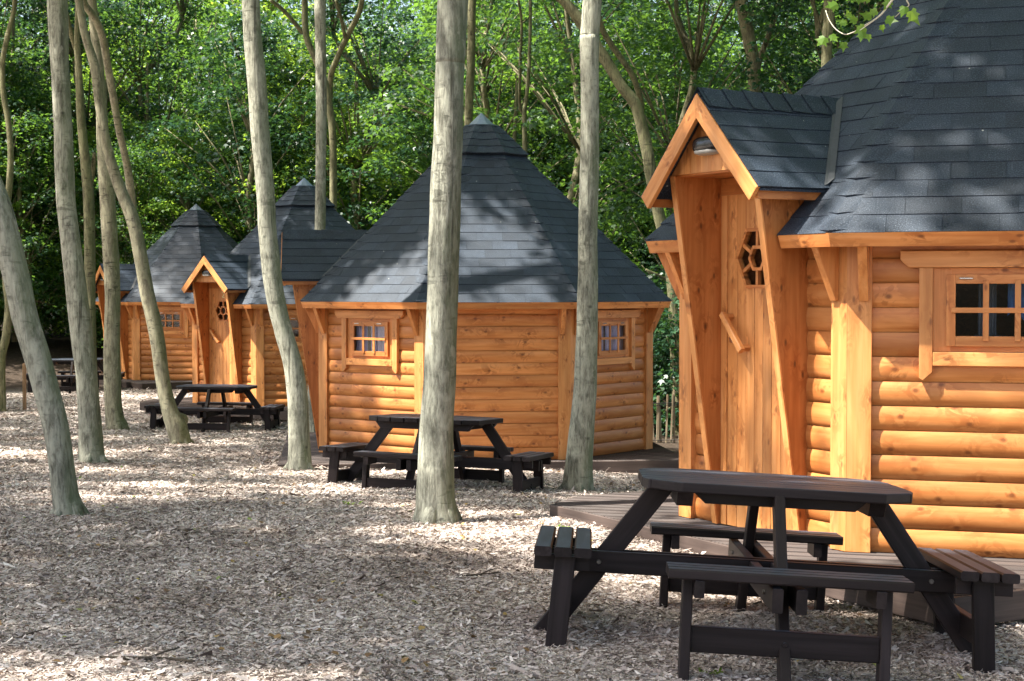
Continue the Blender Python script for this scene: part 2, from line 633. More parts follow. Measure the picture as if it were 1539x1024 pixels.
def make_window(cab, i, curtain):
    n, u = facet(i)
    z = Vector((0, 0, 1))
    P = lambda a, w, d: FP(i, a, w, d)
    f = MB()
    # outer frame boards round the opening
    for a0, a1, w0, w1 in ((-.367, -.272, 1.134, 1.60), (.272, .367, 1.134, 1.60), (-.2715, .2715, 1.134, 1.196), (-.2715, .2715, 1.533, 1.60)):
        f.ext([(a0, w0), (a1, w0), (a1, w1), (a0, w1)], P(0, 0, -.03), u, z, n, .035, 0 if a1 - a0 > w1 - w0 else 1)
    win = f.build('window', M['pine'], cab)
    s = MB()
    for a0, a1, w0, w1 in ((-.296, -.246, 1.166, 1.563), (.246, .296, 1.166, 1.563), (-.2455, .2455, 1.166, 1.222), (-.2455, .2455, 1.512, 1.563)):
        s.ext([(a0, w0), (a1, w0), (a1, w1), (a0, w1)], P(0, 0, .0055), u, z, n, .026, 0 if a1 - a0 > w1 - w0 else 1)
    s.build('sash', M['pine'], win, bevel=.002)
    b = MB()
    for a in (-.084, .084):
        b.ext([(a - .016, 1.196), (a + .016, 1.196), (a + .016, 1.532), (a - .016, 1.532)], P(0, 0, .033), u, z, n, .011, 1)
    b.ext([(-.268, 1.351), (.268, 1.351), (.268, 1.380), (-.268, 1.380)], P(0, 0, .0325), u, z, n, .015)
    b.build('glazing_bar', M['pine'], win, bevel=.002)
    p = MB()
    p.add([P(-.25, 1.215, .014), P(.25, 1.215, .014), P(.25, 1.52, .014), P(-.25, 1.52, .014)], [(0, 1, 2, 3)])
    p.build('pane', M['glass'], win)
    for a in (-.19, .17):
        h = MB()
        h.beam(P(a - .035, 1.542, .036), P(a + .035, 1.542, .036), n, .012, .012, .003)
        h.build('hinge', M['chrome'], win)
    l = MB()
    l.ext([(-.50, 1.602), (.50, 1.602), (.545, 1.645), (.545, 1.695), (-.545, 1.695), (-.545, 1.645)], P(0, 0, -.01), u, z, n, .055)
    l.build('lintel', M['pine_light'], win, bevel=.004)
    for sg in (-1, 1):
        j = MB()
        poly = [(.368 * sg, 1.02), (.42 * sg, .972), (.44 * sg, .985), (.442 * sg, 1.601), (.368 * sg, 1.601)]
        j.ext(poly if sg > 0 else poly[::-1], P(0, 0, -.01), u, z, n, .045, 1)
        j.build('jamb', M['pine_light'], win, bevel=.003)
    q = MB()
    q.ext([(-.366, 1.056), (.366, 1.056), (.366, 1.132), (-.366, 1.132)], P(0, 0, -.01), u, z, n, .048)
    q.build('sill', M['pine_light'], win, bevel=.003)
    if curtain:
        c = MB()
        for a0, a1 in ((-.33, -.06), (.0, .33)):
            vs, fs = [], []
            m = 28
            for k in range(m + 1):
                a = a0 + (a1 - a0) * k / m
                d = -.12 + .022 * math.sin(k * 1.25 + a0 * 9)
                vs += [P(a, 1.12, d), P(a, 1.62, d)]
            for k in range(m):
                fs.append((2 * k, 2 * k + 2, 2 * k + 3, 2 * k + 1))
            c.add(vs, fs)
        c.build('curtain', M['curtain'], win, True)
    return win


def make_cabin():
    cab = empty('log_cabin')
    z = Vector((0, 0, 1))
    NL = 13
    ph = HE / NL

    # --- walls of rounded logs
    for i in range(8):
        mb = MB()
        for k in range(NL):
            spans = [(-.73, .73)]
            if i == 0:
                spans = [(-.73, -.375), (.375, .73)]
            elif i in (1, 3) and 8 <= k <= 11:
                spans = [(-.73, -.285), (.285, .73)]
            for a0, a1 in spans:
                m = 9
                vs, gs, fs = [], [], []
                off = Vector((rng.random() * 40, rng.random() * 40, rng.random() * 40))
                dn = rng.uniform(-.003, .003)
                for a in (a0, a1):
                    for q in range(m):
                        t = R(-62) + R(108) * q / (m - 1)
                        w = k * ph + ph / 2 + ph * .498 * math.sin(t) / math.sin(R(54))
                        d = -.022 + dn + .016 * (math.cos(t) - math.cos(R(54))) / (1 - math.cos(R(54)))
                        vs.append(FP(i, a, w, d))
                        gs.append(Vector((a, t * .055, 0)) + off)
                for q in range(m - 1):
                    fs.append((q, m + q, m + q + 1, q + 1))
                mb.add(vs, fs, gs)
        # plank backing inside the wall
        b0 = [(-.82, .82)] if i not in (0, 1, 3) else [(-.82, -.36), (.36, .82)] if i == 0 else [(-.82, -.285), (.285, .82)]
        for a0, a1 in b0:
            mb.add([FP(i, a0, 0, -.05), FP(i, a1, 0, -.05), FP(i, a1, HE, -.05), FP(i, a0, HE, -.05)], [(0, 1, 2, 3)])
        if i in (1, 3):
            for w0, w1 in ((0, 1.11), (1.66, HE)):
                mb.add([FP(i, -.285, w0, -.05), FP(i, .285, w0, -.05), FP(i, .285, w1, -.05), FP(i, -.285, w1, -.05)], [(0, 1, 2, 3)])
        mb.build('wall', M['pine'], cab, True)
    for i in (1, 3):
        make_window(cab, i, True if i in () else False)
    # --- corner posts: two boards meeting on the corner
    for i in range(8):
        mb = MB()
        a = (i + .5) * PI / 4
        for j, sg in ((i, 1), ((i + 1) % 8, -1)):
            n, u = facet(j)
            e = HS * sg
            t = .026 * T8 * sg
            poly = [(e - .128 * sg, -.04), (e, -.04), (e + t, .022), (e - .128 * sg, .022)]
            off = Vector((rng.random() * 40, rng.random() * 40, rng.random() * 40))
            vs, gs = [], []
            for w in (-.004, HE - .004):
                for q, d in poly:
                    vs.append(FP(j, q, w, d))
                    gs.append(Vector((w, q, d)) + off)
            mb.add(vs, [(0, 1, 5, 4), (1, 2, 6, 5), (2, 3, 7, 6), (3, 0, 4, 7), (0, 1, 2, 3), (4, 5, 6, 7)], gs)
        mb.build('corner_post', M['pine_light'], cab)
    # --- brackets under the eaves
    for i in range(8):
        n, u = facet(i)
        for sg in (-1, 1):
            mb = MB()
            e = (HS - .085) * sg
            mb.ext([(.023, 1.42), (.045, 1.415), (.185, 1.718), (.185, 1.785), (.023, 1.785)], FP(i, e - .026, 0, 0) - z * 0, n, z, u, .052, 1)
            mb.build('roof_bracket', M['pine'], cab, bevel=.003)
    # --- eave boards and soffit
    for i in range(8):
        n, u = facet(i)
        spans = [(-1, 1)] if i else [(-1, -.47), (.47, 1)]
        for lo, hi in spans:
            mb = MB()
            vs, gs = [], []
            off = Vector((rng.random() * 40, rng.random() * 40, rng.random() * 40))
            for (d, w) in ((APE - AP - .022, HE - .082), (APE - AP - .012, HE - .082), (APE - AP + .012, HE - .006), (APE - AP - .022, HE - .006)):
                h = (AP + d) * T8
                for a in ((-h if lo == -1 else lo), (h if hi == 1 else hi)):
                    vs.append(FP(i, a, w, d))
                    gs.append(Vector((a, w, d)) + off)
            mb.add(vs, [(0, 1, 3, 2), (2, 3, 5, 4), (4, 5, 7, 6), (6, 7, 1, 0), (0, 2, 4, 6), (1, 3, 5, 7)], gs)
            mb.build('eave_board', M['pine'], cab)
        for lo, hi in spans:
            so = MB()
            vs, gs = [], []
            off = Vector((rng.random() * 40, rng.random() * 40, 0))
            for d, w in ((-.06, HE - .012), (APE - AP - .023, HE - .012)):
                h = (AP + d) * T8
                for a in ((-h if lo == -1 else lo), (h if hi == 1 else hi)):
                    vs.append(FP(i, a, w, d))
                    gs.append(Vector((a, d, 0)) + off)
            so.add(vs, [(0, 1, 3, 2)], gs)
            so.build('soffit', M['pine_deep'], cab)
    # --- main roof
    SL = math.hypot(APE, RISE)
    cs, sn = APE / SL, RISE / SL

    def rmap(i, extra=0.0):
        n, u = facet(i)

        def f(a, s, h):
            return n * (APE - cs * s + sn * (h + extra)) + u * a + z * (HE + sn * s + cs * (h + extra))
        return f

    def door_cut(s):
        w = HE + sn * s
        if w < 2.19:
            return .462
        return max(0.0, (2.62 - w) / .975)

    roof = MB()
    for i in range(8):
        half = lambda s: (APE - cs * s) * T8
        if i == 0:
            rr = lambda s: [(-half(s), -min(door_cut(s), half(s))), (min(door_cut(s), half(s)), half(s))]
        else:
            rr = lambda s: [(-half(s), half(s))]
        shingles(roof, rmap(i), -.012, SL * .80, .14, rr, .30)
    ro = roof.build('roof', M['shingle'], cab)
    # bent caps along the hips
    for i in range(8):
        hp = MB()
        f0, f1 = rmap(i), rmap((i + 1) % 8)
        s = -.012
        k = 0
        while s < SL * .78:
            sb = s + .155
            ha, hb = (APE - cs * s) * T8, (APE - cs * sb) * T8
            wdt = min(.17, ha * .8)
            vs, gs = [], []
            lift = .010 + rng.uniform(-.001, .002)
            for (ss, hh, l) in ((s, ha, lift), (sb, hb, .008), (s, ha, -.001)):
                prof = [(f0, hh - wdt, .2), (f0, hh - wdt * .55, .55), (f0, hh - wdt * .22, .95), (None, hh, 1.25), (f1, -hh + wdt * .22, .95), (f1, -hh + wdt * .55, .55), (f1, -hh + wdt, .2)]
                for q, (ff, a, m_) in enumerate(prof):
                    slip = .035 * abs(q - 3) / 3 if ss == s else 0
                    e = l * m_ + ((.010 + rng.uniform(-.002, .004)) * (1 - abs(q - 3) / 3) ** 1.5 if ss == s and l > 0 else 0)
                    if ff is None:
                        p = (f0(hh, ss + slip, e) + f1(-hh, ss + slip, e)) / 2
                    else:
                        p = ff(a, ss + slip, e)
                    vs.append(p)
                    gs.append((q * .05 + i, ss + k, l))
            fs = [(q, q + 1, 8 + q, 7 + q) for q in range(6)] + [(14 + q, 15 + q, q + 1, q) for q in range(6)]
            hp.add(vs, fs, gs)
            s += .14
            k += 1
        hp.build('hip_cap', M['shingle'], ro)
    # hood over the smoke opening and the metal tip
    hd = MB()
    s_h0, s_h1 = SL * .762, SL * .93
    for i in range(8):
        half = lambda s: (APE + .04 - cs * s) * T8
        ff = rmap(i, .046)
        shingles(hd, ff, s_h0, s_h1, .125, lambda s: [(-half(s), half(s))], .30, .012)
        h0 = half(s_h0)
        hd.add([ff(-h0, s_h0, -.012), ff(h0, s_h0, -.012), ff(h0 * .9, s_h0 + .02, -.05), ff(-h0 * .9, s_h0 + .02, -.05)], [(0, 1, 2, 3)])
        f0, f1 = ff, rmap((i + 1) % 8, .046)
        s = s_h0 - .004
        while s < s_h1 - .05:
            sb = s + .13
            ha, hb = half(s), half(sb)
            w = min(.13, ha * .6)
            vs = []
            for ss, hh, l in ((s, ha, .024), (sb, hb, .012), (s, ha, .012)):
                vs += [f0(hh - w, ss + .02, l * .4), (f0(hh, ss, l) + f1(-hh, ss, l)) / 2 , f1(-hh + w, ss + .02, l * .4)]
            hd.add(vs, [(0, 1, 4, 3), (1, 2, 5, 4), (6, 7, 1, 0), (7, 8, 2, 1)])
            s += .125
    hd.build('roof_hood', M['shingle'], ro)
    tp = MB()
    zt = HE + RISE
    tip = Vector((0, 0, zt + .03))
    ring = []
    for i in range(8):
        a = (i + .5) * PI / 4
        rr_ = .305
        ring.append(Vector((rr_ * math.cos(a), rr_ * math.sin(a), HE + RISE * .893)))
    for i in range(8):
        p, q = ring[i], ring[(i + 1) % 8]
        tp.add([p, q, tip, p - z * .02, q - z * .02], [(0, 1, 2), (3, 4, 1, 0)])
    tp.build('apex_cap', M['lead'], ro)

    # --- porch over the door
    pr = MB()
    n, u = facet(0)
    RIDGE, SLP = 2.652, .975
    plen = .60 * math.hypot(1, SLP)
    cu, sw = 1 / math.hypot(1, SLP), SLP / math.hypot(1, SLP)

    def main_n(w):
        return (APE - (w - HE) * APE / RISE) - AP
    for sg in (-1, 1):
        def pm(a, s, h, sg=sg):
            t = plen - s
            uu = cu * t + sw * h
            w = RIDGE - sw * t + cu * h
            return FP(0, uu * sg, w, a)
        shingles(pr, pm, -.01, plen, .135, lambda s: [(main_n(RIDGE - sw * (plen - s)) - .02, .468)], .30)
        # sheathing underneath
        pr.ext([(-.002, 0)] + [(plen - .004, 0)] + [(plen - .004, 1.0)] + [(-.002, .50)], FP(0, .598 * sg, RIDGE - SLP * .598 - .03, .452), Vector((-cu * sg * u[0], -cu * sg * u[1], sw)), -n, Vector((0, 0, 1)), .014)
    # ridge caps
    a = -.66
    while a < .40:
        vs = []
        for nn_, l in ((a + .20, .026), (a, .012)):
            for x in (-.12, -.05, 0, .05, .12):
                vs.append(FP(0, x, RIDGE - abs(x) * SLP + l + (.006 if x == 0 else 0), min(nn_, .469)))
        pr.add(vs, [(q, q + 1, 6 + q, 5 + q) for q in range(4)])
        a += .15
    po = pr.build('porch_roof', M['shingle'], cab)
    for sg in (-1, 1):
        b = MB()
        d = Vector((0, 0, 0))
        L = math.hypot(.60, .60 * SLP)
        # board lying along the gable, plumb cut at the apex, square cut at the foot
        dx, dw = cu, -sw
        poly = [(0, RIDGE - .008), (.60, RIDGE - .008 - .60 * SLP), (.60 - .105 * sw, RIDGE - .008 - .60 * SLP - .105 * cu), (0, RIDGE - .008 - .105 / cu)]
        if sg < 0:
            poly = [(-x, w) for x, w in poly][::-1]
        off = Vector((rng.random() * 40, 0, 0))
        vs, gs = [], []
        for k in (.447, .476):
            for x, w in poly:
                vs.append(FP(0, x, w, k))
                gs.append(Vector((abs(x) * cu - w * sw, abs(x) * sw + w * cu, k)) + off)
        b.add(vs, [(0, 1, 5, 4), (1, 2, 6, 5), (2, 3, 7, 6), (3, 0, 4, 7), (3, 2, 1, 0), (4, 5, 6, 7)], gs)
        b.build('bargeboard', M['pine_light'], cab, bevel=.003)
        e = MB()
        e.ext([(-.05, 1.995), (.445, 1.995), (.445, 2.045), (-.05, 2.045)], FP(0, .555 * sg - .012, 0, 0), n, z, u, .024)
        e.build('eave_rail', M['pine'], cab)
        fl = MB()
        vs = []
        for t in (.03, .3, .6, plen):
            uu, w = cu * t * sg, RIDGE - sw * t
            vs += [FP(0, uu, w + .014, main_n(w) + .035), FP(0, uu, w + .022, main_n(w) + .012), FP(0, uu, w + .055, main_n(w + .055) + .014)]
        fl.add(vs, [(3 * q, 3 * q + 1, 3 * q + 4, 3 * q + 3) for q in range(3)] + [(3 * q + 1, 3 * q + 2, 3 * q + 5, 3 * q + 4) for q in range(3)])
        fl.build('flashing', M['flash'], po)
        sd = MB()
        x0 = .398 if sg > 0 else -.443
        sd.ext([(-.03, .0), (.022, .0), (.352, 2.18), (.352, 2.21), (-.05, 2.21)], FP(0, x0, 0, 0), n, z, u, .045, 1)
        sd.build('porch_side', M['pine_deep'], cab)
        ed = MB()
        ed.ext([(.0225, .0), (.034, .0), (.364, 2.18), (.3525, 2.18)], FP(0, x0 - .002, 0, 0), n, z, u, .049, 1)
        ed.build('porch_side_edge', M['pine_light'], cab)
    g = MB()
    x = -.44
    while x < .44:
        x1 = min(x + .11, .44)
        top = lambda q: RIDGE - .05 - abs(q) * SLP
        pts = [(x + .001, 2.186), (x1 - .001, 2.186), (x1 - .001, top(x1))]
        if x < 0 < x1:
            pts.append((0, top(0)))
        pts.append((x + .001, top(x)))
        g.ext(pts, FP(0, 0, 0, .345), u, z, n, .018 + rng.uniform(0, .0015), 1)
        x = x1
    g.build('gable_panel', M['pine_light'], cab)
    cb = MB()
    cb.ext([(-.397, -.06), (.397, -.06), (.397, .343), (-.397, .343)], FP(0, 0, 2.176, 0), u, n, z, .02)
    cb.ext([(-.397, .0), (.397, .0), (.397, .105), (-.397, .105)], FP(0, 0, 2.068, -.035), u, z, n, .045)
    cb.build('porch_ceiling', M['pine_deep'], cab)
    # door, frame and ironmongery
    dr = MB()
    dr.ext([(-.397, 0), (-.336, 0), (-.336, 2.12), (-.397, 2.12)], FP(0, 0, 0, -.04), u, z, n, .045, 1)
    dr.ext([(.336, 0), (.397, 0), (.397, 2.12), (.336, 2.12)], FP(0, 0, 0, -.04), u, z, n, .045, 1)
    edges = [-.334, -.233, -.141, -.055, .030, .117, .205, .334]
    HX, HW, HSD = -.028, 1.672, .207

    def hexcut(a, lower):
        d = abs(a - HX)
        if d >= HSD:
            return None
        h = HSD * math.sqrt(3) / 2 if d <= HSD / 2 else (HSD - d) * math.sqrt(3)
        return HW - h if lower else HW + h
    for k in range(7):
        a0, a1 = edges[k] + .0018, edges[k + 1] - .0018
        cuts = sorted([a0, a1] + [c for c in (HX - HSD, HX - HSD / 2, HX + HSD / 2, HX + HSD) if a0 < c < a1])
        d = -.034 + rng.uniform(0, .002)
        if max(a0, HX - HSD) < min(a1, HX + HSD):
            lo = [(a0, .0), (a1, .0)] + [(c, hexcut(c, True) or HW) for c in cuts[::-1]]
            hi = [(c, hexcut(c, False) or HW) for c in cuts] + [(a1, 2.08), (a0, 2.08)]
            dr.ext(lo, FP(0, 0, 0, d), u, z, n, .032, 1)
            dr.ext(hi, FP(0, 0, 0, d), u, z, n, .032, 1)
        else:
            dr.ext([(a0, 0), (a1, 0), (a1, 2.08), (a0, 2.08)], FP(0, 0, 0, d), u, z, n, .032, 1)
    door = dr.build('door', M['pine_light'], cab, bevel=.0015)
    hx = MB()
    hp_ = lambda r, k: (HX + r * math.cos(k * PI / 3), HW + r * math.sin(k * PI / 3))
    for k in range(6):
        hx.ext([hp_(HSD + .006, k), hp_(HSD + .006, k + 1), hp_(HSD - .018, k + 1), hp_(HSD - .018, k)], FP(0, 0, 0, -.03), u, z, n, .04)
        hx.ext([hp_(.088, k), hp_(.088, k + 1), hp_(.066, k + 1), hp_(.066, k)], FP(0, 0, 0, -.024), u, z, n, .03)
        c0, c1 = hp_(.078 * .866 + .01, k + .5), hp_((HSD - .018) * .866 + .002, k + .5)
        t = (-(c1[1] - c0[1]), c1[0] - c0[0])
        l = math.hypot(*t)
        t = (t[0] / l * .011, t[1] / l * .011)
        hx.ext([(c0[0] + t[0], c0[1] + t[1]), (c0[0] - t[0], c0[1] - t[1]), (c1[0] - t[0], c1[1] - t[1]), (c1[0] + t[0], c1[1] + t[1])], FP(0, 0, 0, -.0235), u, z, n, .028)
    hx.build('door_window_frame', M['pine'], door)
    pn = MB()
    pn.add([FP(0, *hp_(HSD - .004, k), -.02) for k in range(6)], [(0, 1, 2, 3, 4, 5)])
    pn.build('pane', M['glass'], door)
    hn = MB()
    A_, B_ = FP(0, -.300, 1.328, .064), FP(0, -.098, 1.102, .064)
    hn.beam(A_, B_, n, .036, .042, .005)
    for a_, w_ in ((-.283, 1.308), (-.115, 1.121)):
        hn.beam(FP(0, a_, w_, -.003), FP(0, a_, w_, .047), u + z, .034, .034, .003)
    hn.build('handle', M['pine_light'], door)
    lk = MB()
    lk.tube([FP(0, -.286, 1.172, -.004), FP(0, -.286, 1.172, .006), FP(0, -.286, 1.172, .010)], [.026, .026, .016], 16)
    lk.tube([FP(0, -.286, 1.172, .010), FP(0, -.286, 1.172, .013)], [.008, .006], 10)
    lk.build('lock', M['chrome'], door)
    # bulkhead lamp
    def oval(w0, w1, d0, d1, sx, name, mat, parent):
        b = MB()
        vs, fs = [], []
        m, q = 20, 7
        for j in range(q):
            t = j / (q - 1)
            for k in range(m):
                th = 2 * PI * k / m
                ce, se = math.cos(th), math.sin(th)
                sq = lambda v: math.copysign(abs(v) ** .62, v)
                sc_ = math.cos(t * PI / 2) ** .45 if j < q - 1 else .05
                vs.append(FP(0, .0 + sx * sq(ce) * sc_, (w0 + w1) / 2 + (w1 - w0) / 2 * sq(se) * sc_, d0 + (d1 - d0) * math.sin(t * PI / 2)))
        for j in range(q - 1):
            for k in range(m):
                fs.append((j * m + k, j * m + (k + 1) % m, (j + 1) * m + (k + 1) % m, (j + 1) * m + k))
        fs.append(tuple(range((q - 1) * m, q * m)))
        b.add(vs, fs)
        return b.build(name, mat, parent, True)
    lamp = oval(2.286, 2.398, .362, .445, .134, 'porch_lamp', M['black'], cab)
    oval(2.282, 2.330, .375, .441, .114, 'diffuser', M['diffuser'], lamp)
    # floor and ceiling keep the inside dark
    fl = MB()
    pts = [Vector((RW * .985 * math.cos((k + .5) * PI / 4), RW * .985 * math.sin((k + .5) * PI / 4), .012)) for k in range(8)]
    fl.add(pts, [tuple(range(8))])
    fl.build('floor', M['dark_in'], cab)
    return cab


CABS = [(3.274, 11.009, 208.31, .1441), (-.3853, 20.7135, 186.17, -.3128), (-3.8945, 30.9964, 231.97, -.425), (-7.6087, 39.8285, 217.98, -.4537)]
CAB_LABEL = ['nearest orange log cabin, behind the front picnic table and cut off by the frame',
             'orange log cabin with purple curtains, standing between two thick pale trunks',
             'orange log cabin with the number 2 on its door',
             'smallest looking log cabin farthest away, partly hidden by slender trunks']
proto = make_cabin()
cabins = []
for i, (x, y, a, z0) in enumerate(CABS):
    o = proto if i == 0 else copy_tree(proto)
    o.location = (x, y, z0)
    o.rotation_euler = (0, 0, R(a))
    tag(o, CAB_LABEL[i], 'cabin', 'octagonal log cabins in a row')
    cabins.append(o)
# lilac curtains of the second cabin
for w in [x for x in bpy.data.objects if x.parent == cabins[1] and x.name.startswith('window')]:
    i = None
    c0 = sum((Vector(v.co) for v in w.data.vertices), Vector()) / len(w.data.vertices)
    i = round(math.degrees(math.atan2(c0.y, c0.x)) / 45) % 8
    c = MB()
    for a0, a1 in ((-.33, -.10), (-.05, .33)):
        vs, fs = [], []
        m = 30
        for k in range(m + 1):
            a = a0 + (a1 - a0) * k / m
            d = -.055 + .014 * math.sin(k * 1.25 + a0 * 9)
            vs += [FP(i, a, 1.10, d), FP(i, a, 1.64, d)]
        c.add(vs, [(2 * k, 2 * k + 2, 2 * k + 3, 2 * k + 1) for k in range(m)])
    c.build('curtain', M['curtain'], w, True)
# cloth hanging and bedding seen dimly through the first cabin's window
M['grey_cloth'] = plain('grey_cloth', (.16, .18, .21), .9, 0, .1)
M['blue_cloth'] = plain('blue_cloth', (.10, .20, .42), .9, 0, .1)
M['pale_cloth'] = plain('pale_cloth', (.45, .46, .50), .9, 0, .1)
w1 = [x for x in bpy.data.objects if x.parent == cabins[0] and x.name == 'window'][0]
for a0, a1, b0, b1, dep, mt in ((-.13, -.03, 1.2, 1.62, -.22, 'grey_cloth'), (.03, .24, 1.33, 1.62, -.16, 'blue_cloth')):
    c = MB()
    vs = []
    for k in range(17):
        a = a0 + (a1 - a0) * k / 16
        d = dep + .018 * math.sin(k * 1.1)
        vs += [FP(1, a, b0 + .03 * math.sin(k * .6), d), FP(1, a, b1, d)]
    c.add(vs, [(2 * k, 2 * k + 2, 2 * k + 3, 2 * k + 1) for k in range(16)])
    c.build('curtain', M[mt], w1, True)
c = MB()
vs = []
for k in range(15):
    a = -.3 + .8 * k / 14
    h = 1.17 + .05 * math.sin(k * .55 - .6) + .012 * math.sin(k * 2.1)
    vs += [FP(1, a, .9, -.22), FP(1, a, h, -.25), FP(1, a, h + .02, -.5), FP(1, a, .9, -.55)]
c.add(vs, [(4 * k + j, 4 * k + 4 + j, 4 * k + 5 + j, 4 * k + 1 + j) for k in range(14) for j in range(3)])
c.build('bedding', M['pale_cloth'], cabins[0], True)
# the number on the third cabin's door
door3 = [x for x in bpy.data.objects if x.parent == cabins[2] and x.name.startswith('door')][0]
nb = MB()
pts = [(-.028, 1.985), (-.02, 2.003), (0, 2.011), (.02, 2.003), (.027, 1.983), (.018, 1.962), (-.004, 1.938), (-.028, 1.912), (.03, 1.912)]
for p, q in zip(pts[:-1], pts[1:]):
    nb.beam(FP(0, p[0] - .02, p[1], .004), FP(0, q[0] - .02, q[1], .004), FP(0, 0, 0, 1) - FP(0, 0, 0, 0), .008, .015)
nb.build('door_number', M['number'], door3)


# ------------------------------------------------------------------ decks
def make_deck():
    dk = empty('timber_deck')
    n, u = facet(0)
    z = Vector((0, 0, 1))
    poly = [(AP + .45, 2.15), (AP + .45, -1.77), (AP + .02, -2.1), (-2.2, -2.15), (-2.2, 2.15)]     # (n, u) of the outline

    def clip_line(c, d, off):
        """span of the line off*perp + t*d inside the outline"""
        ts = []
        for (x0, y0), (x1, y1) in zip(poly, poly[1:] + poly[:1]):
            p0, p1 = Vector((x0, y0)), Vector((x1, y1))
            s0, s1 = p0.dot(c) - off, p1.dot(c) - off
            if (s0 < 0) != (s1 < 0):
                p = p0 + (p1 - p0) * (s0 / (s0 - s1))
                ts.append(p.dot(d))
        return (min(ts), max(ts)) if len(ts) > 1 else None
    d = Vector((math.cos(R(135)), math.sin(R(135))))
    c = Vector((-d.y, d.x))
    mb = MB()
    off = -4.5
    W = .142
    while off < 4.5:
        ribs = 5
        k0, k1 = clip_line(c, d, off + .003), clip_line(c, d, off + W - .003)
        if k0 and k1:
            # board with grooves along it
            vs, gs, fs = [], [], []
            g0 = Vector((rng.random() * 40, rng.random() * 40, 0))
            m = ribs * 4
            for q in range(m + 1):
                f = q / m
                o = off + .006 + (W - .012) * f
                h = -.004 - (.009 if (q % 4) in (2, 3) else 0)
                if q in (0, m):
                    h = -.028
                ta, tb = k0[0] + (k1[0] - k0[0]) * f, k0[1] + (k1[1] - k0[1]) * f
                for t in (ta, tb):
                    p = c * o + d * t
                    vs.append(Vector((p.x, p.y, h)))
                    gs.append(Vector((t, o, h)) + g0)
            for q in range(m):
                fs.append((2 * q, 2 * q + 1, 2 * q + 3, 2 * q + 2))
            mb.add(vs, fs, gs)
        off += W
    mb.build('deck_board', M['deck_wood'], dk)
    for (x0, y0), (x1, y1) in zip(poly, poly[1:] + poly[:1]):
        e = MB()
        e.beam((x0, y0, -.082), (x1, y1, -.082), z, .15, .03, .004)
        e.build('edge_board', M['deck_wood'], dk)
    jo = MB()
    for x in (-1.8, -.6, .6, 1.8):
        jo.beam((x, -2.0, -.09), (x, 2.0, -.09), z, .10, .05)
    for x in (-1.8, 0, 1.8):
        for y in (-1.7, 0, 1.9):
            jo.beam((x, y, -.42), (x, y, -.12), (1, 0, 0), .10, .10)
    jo.build('joist', M['dark_wood'], dk)
    return dk


dproto = make_deck()
DL = ['low grooved timber deck under the nearest cabin, beside the front picnic table', 'dark low deck under the cabin with purple curtains',
      'dark low deck under the cabin numbered 2', 'dark low deck under the farthest cabin']
for i, (x, y, a, z0) in enumerate(CABS):
    o = dproto if i == 0 else copy_tree(dproto)
    o.location = (x, y, z0 - .004)
    o.rotation_euler = (0, 0, R(a))
    tag(o, DL[i], 'deck', 'timber decks under the cabins')


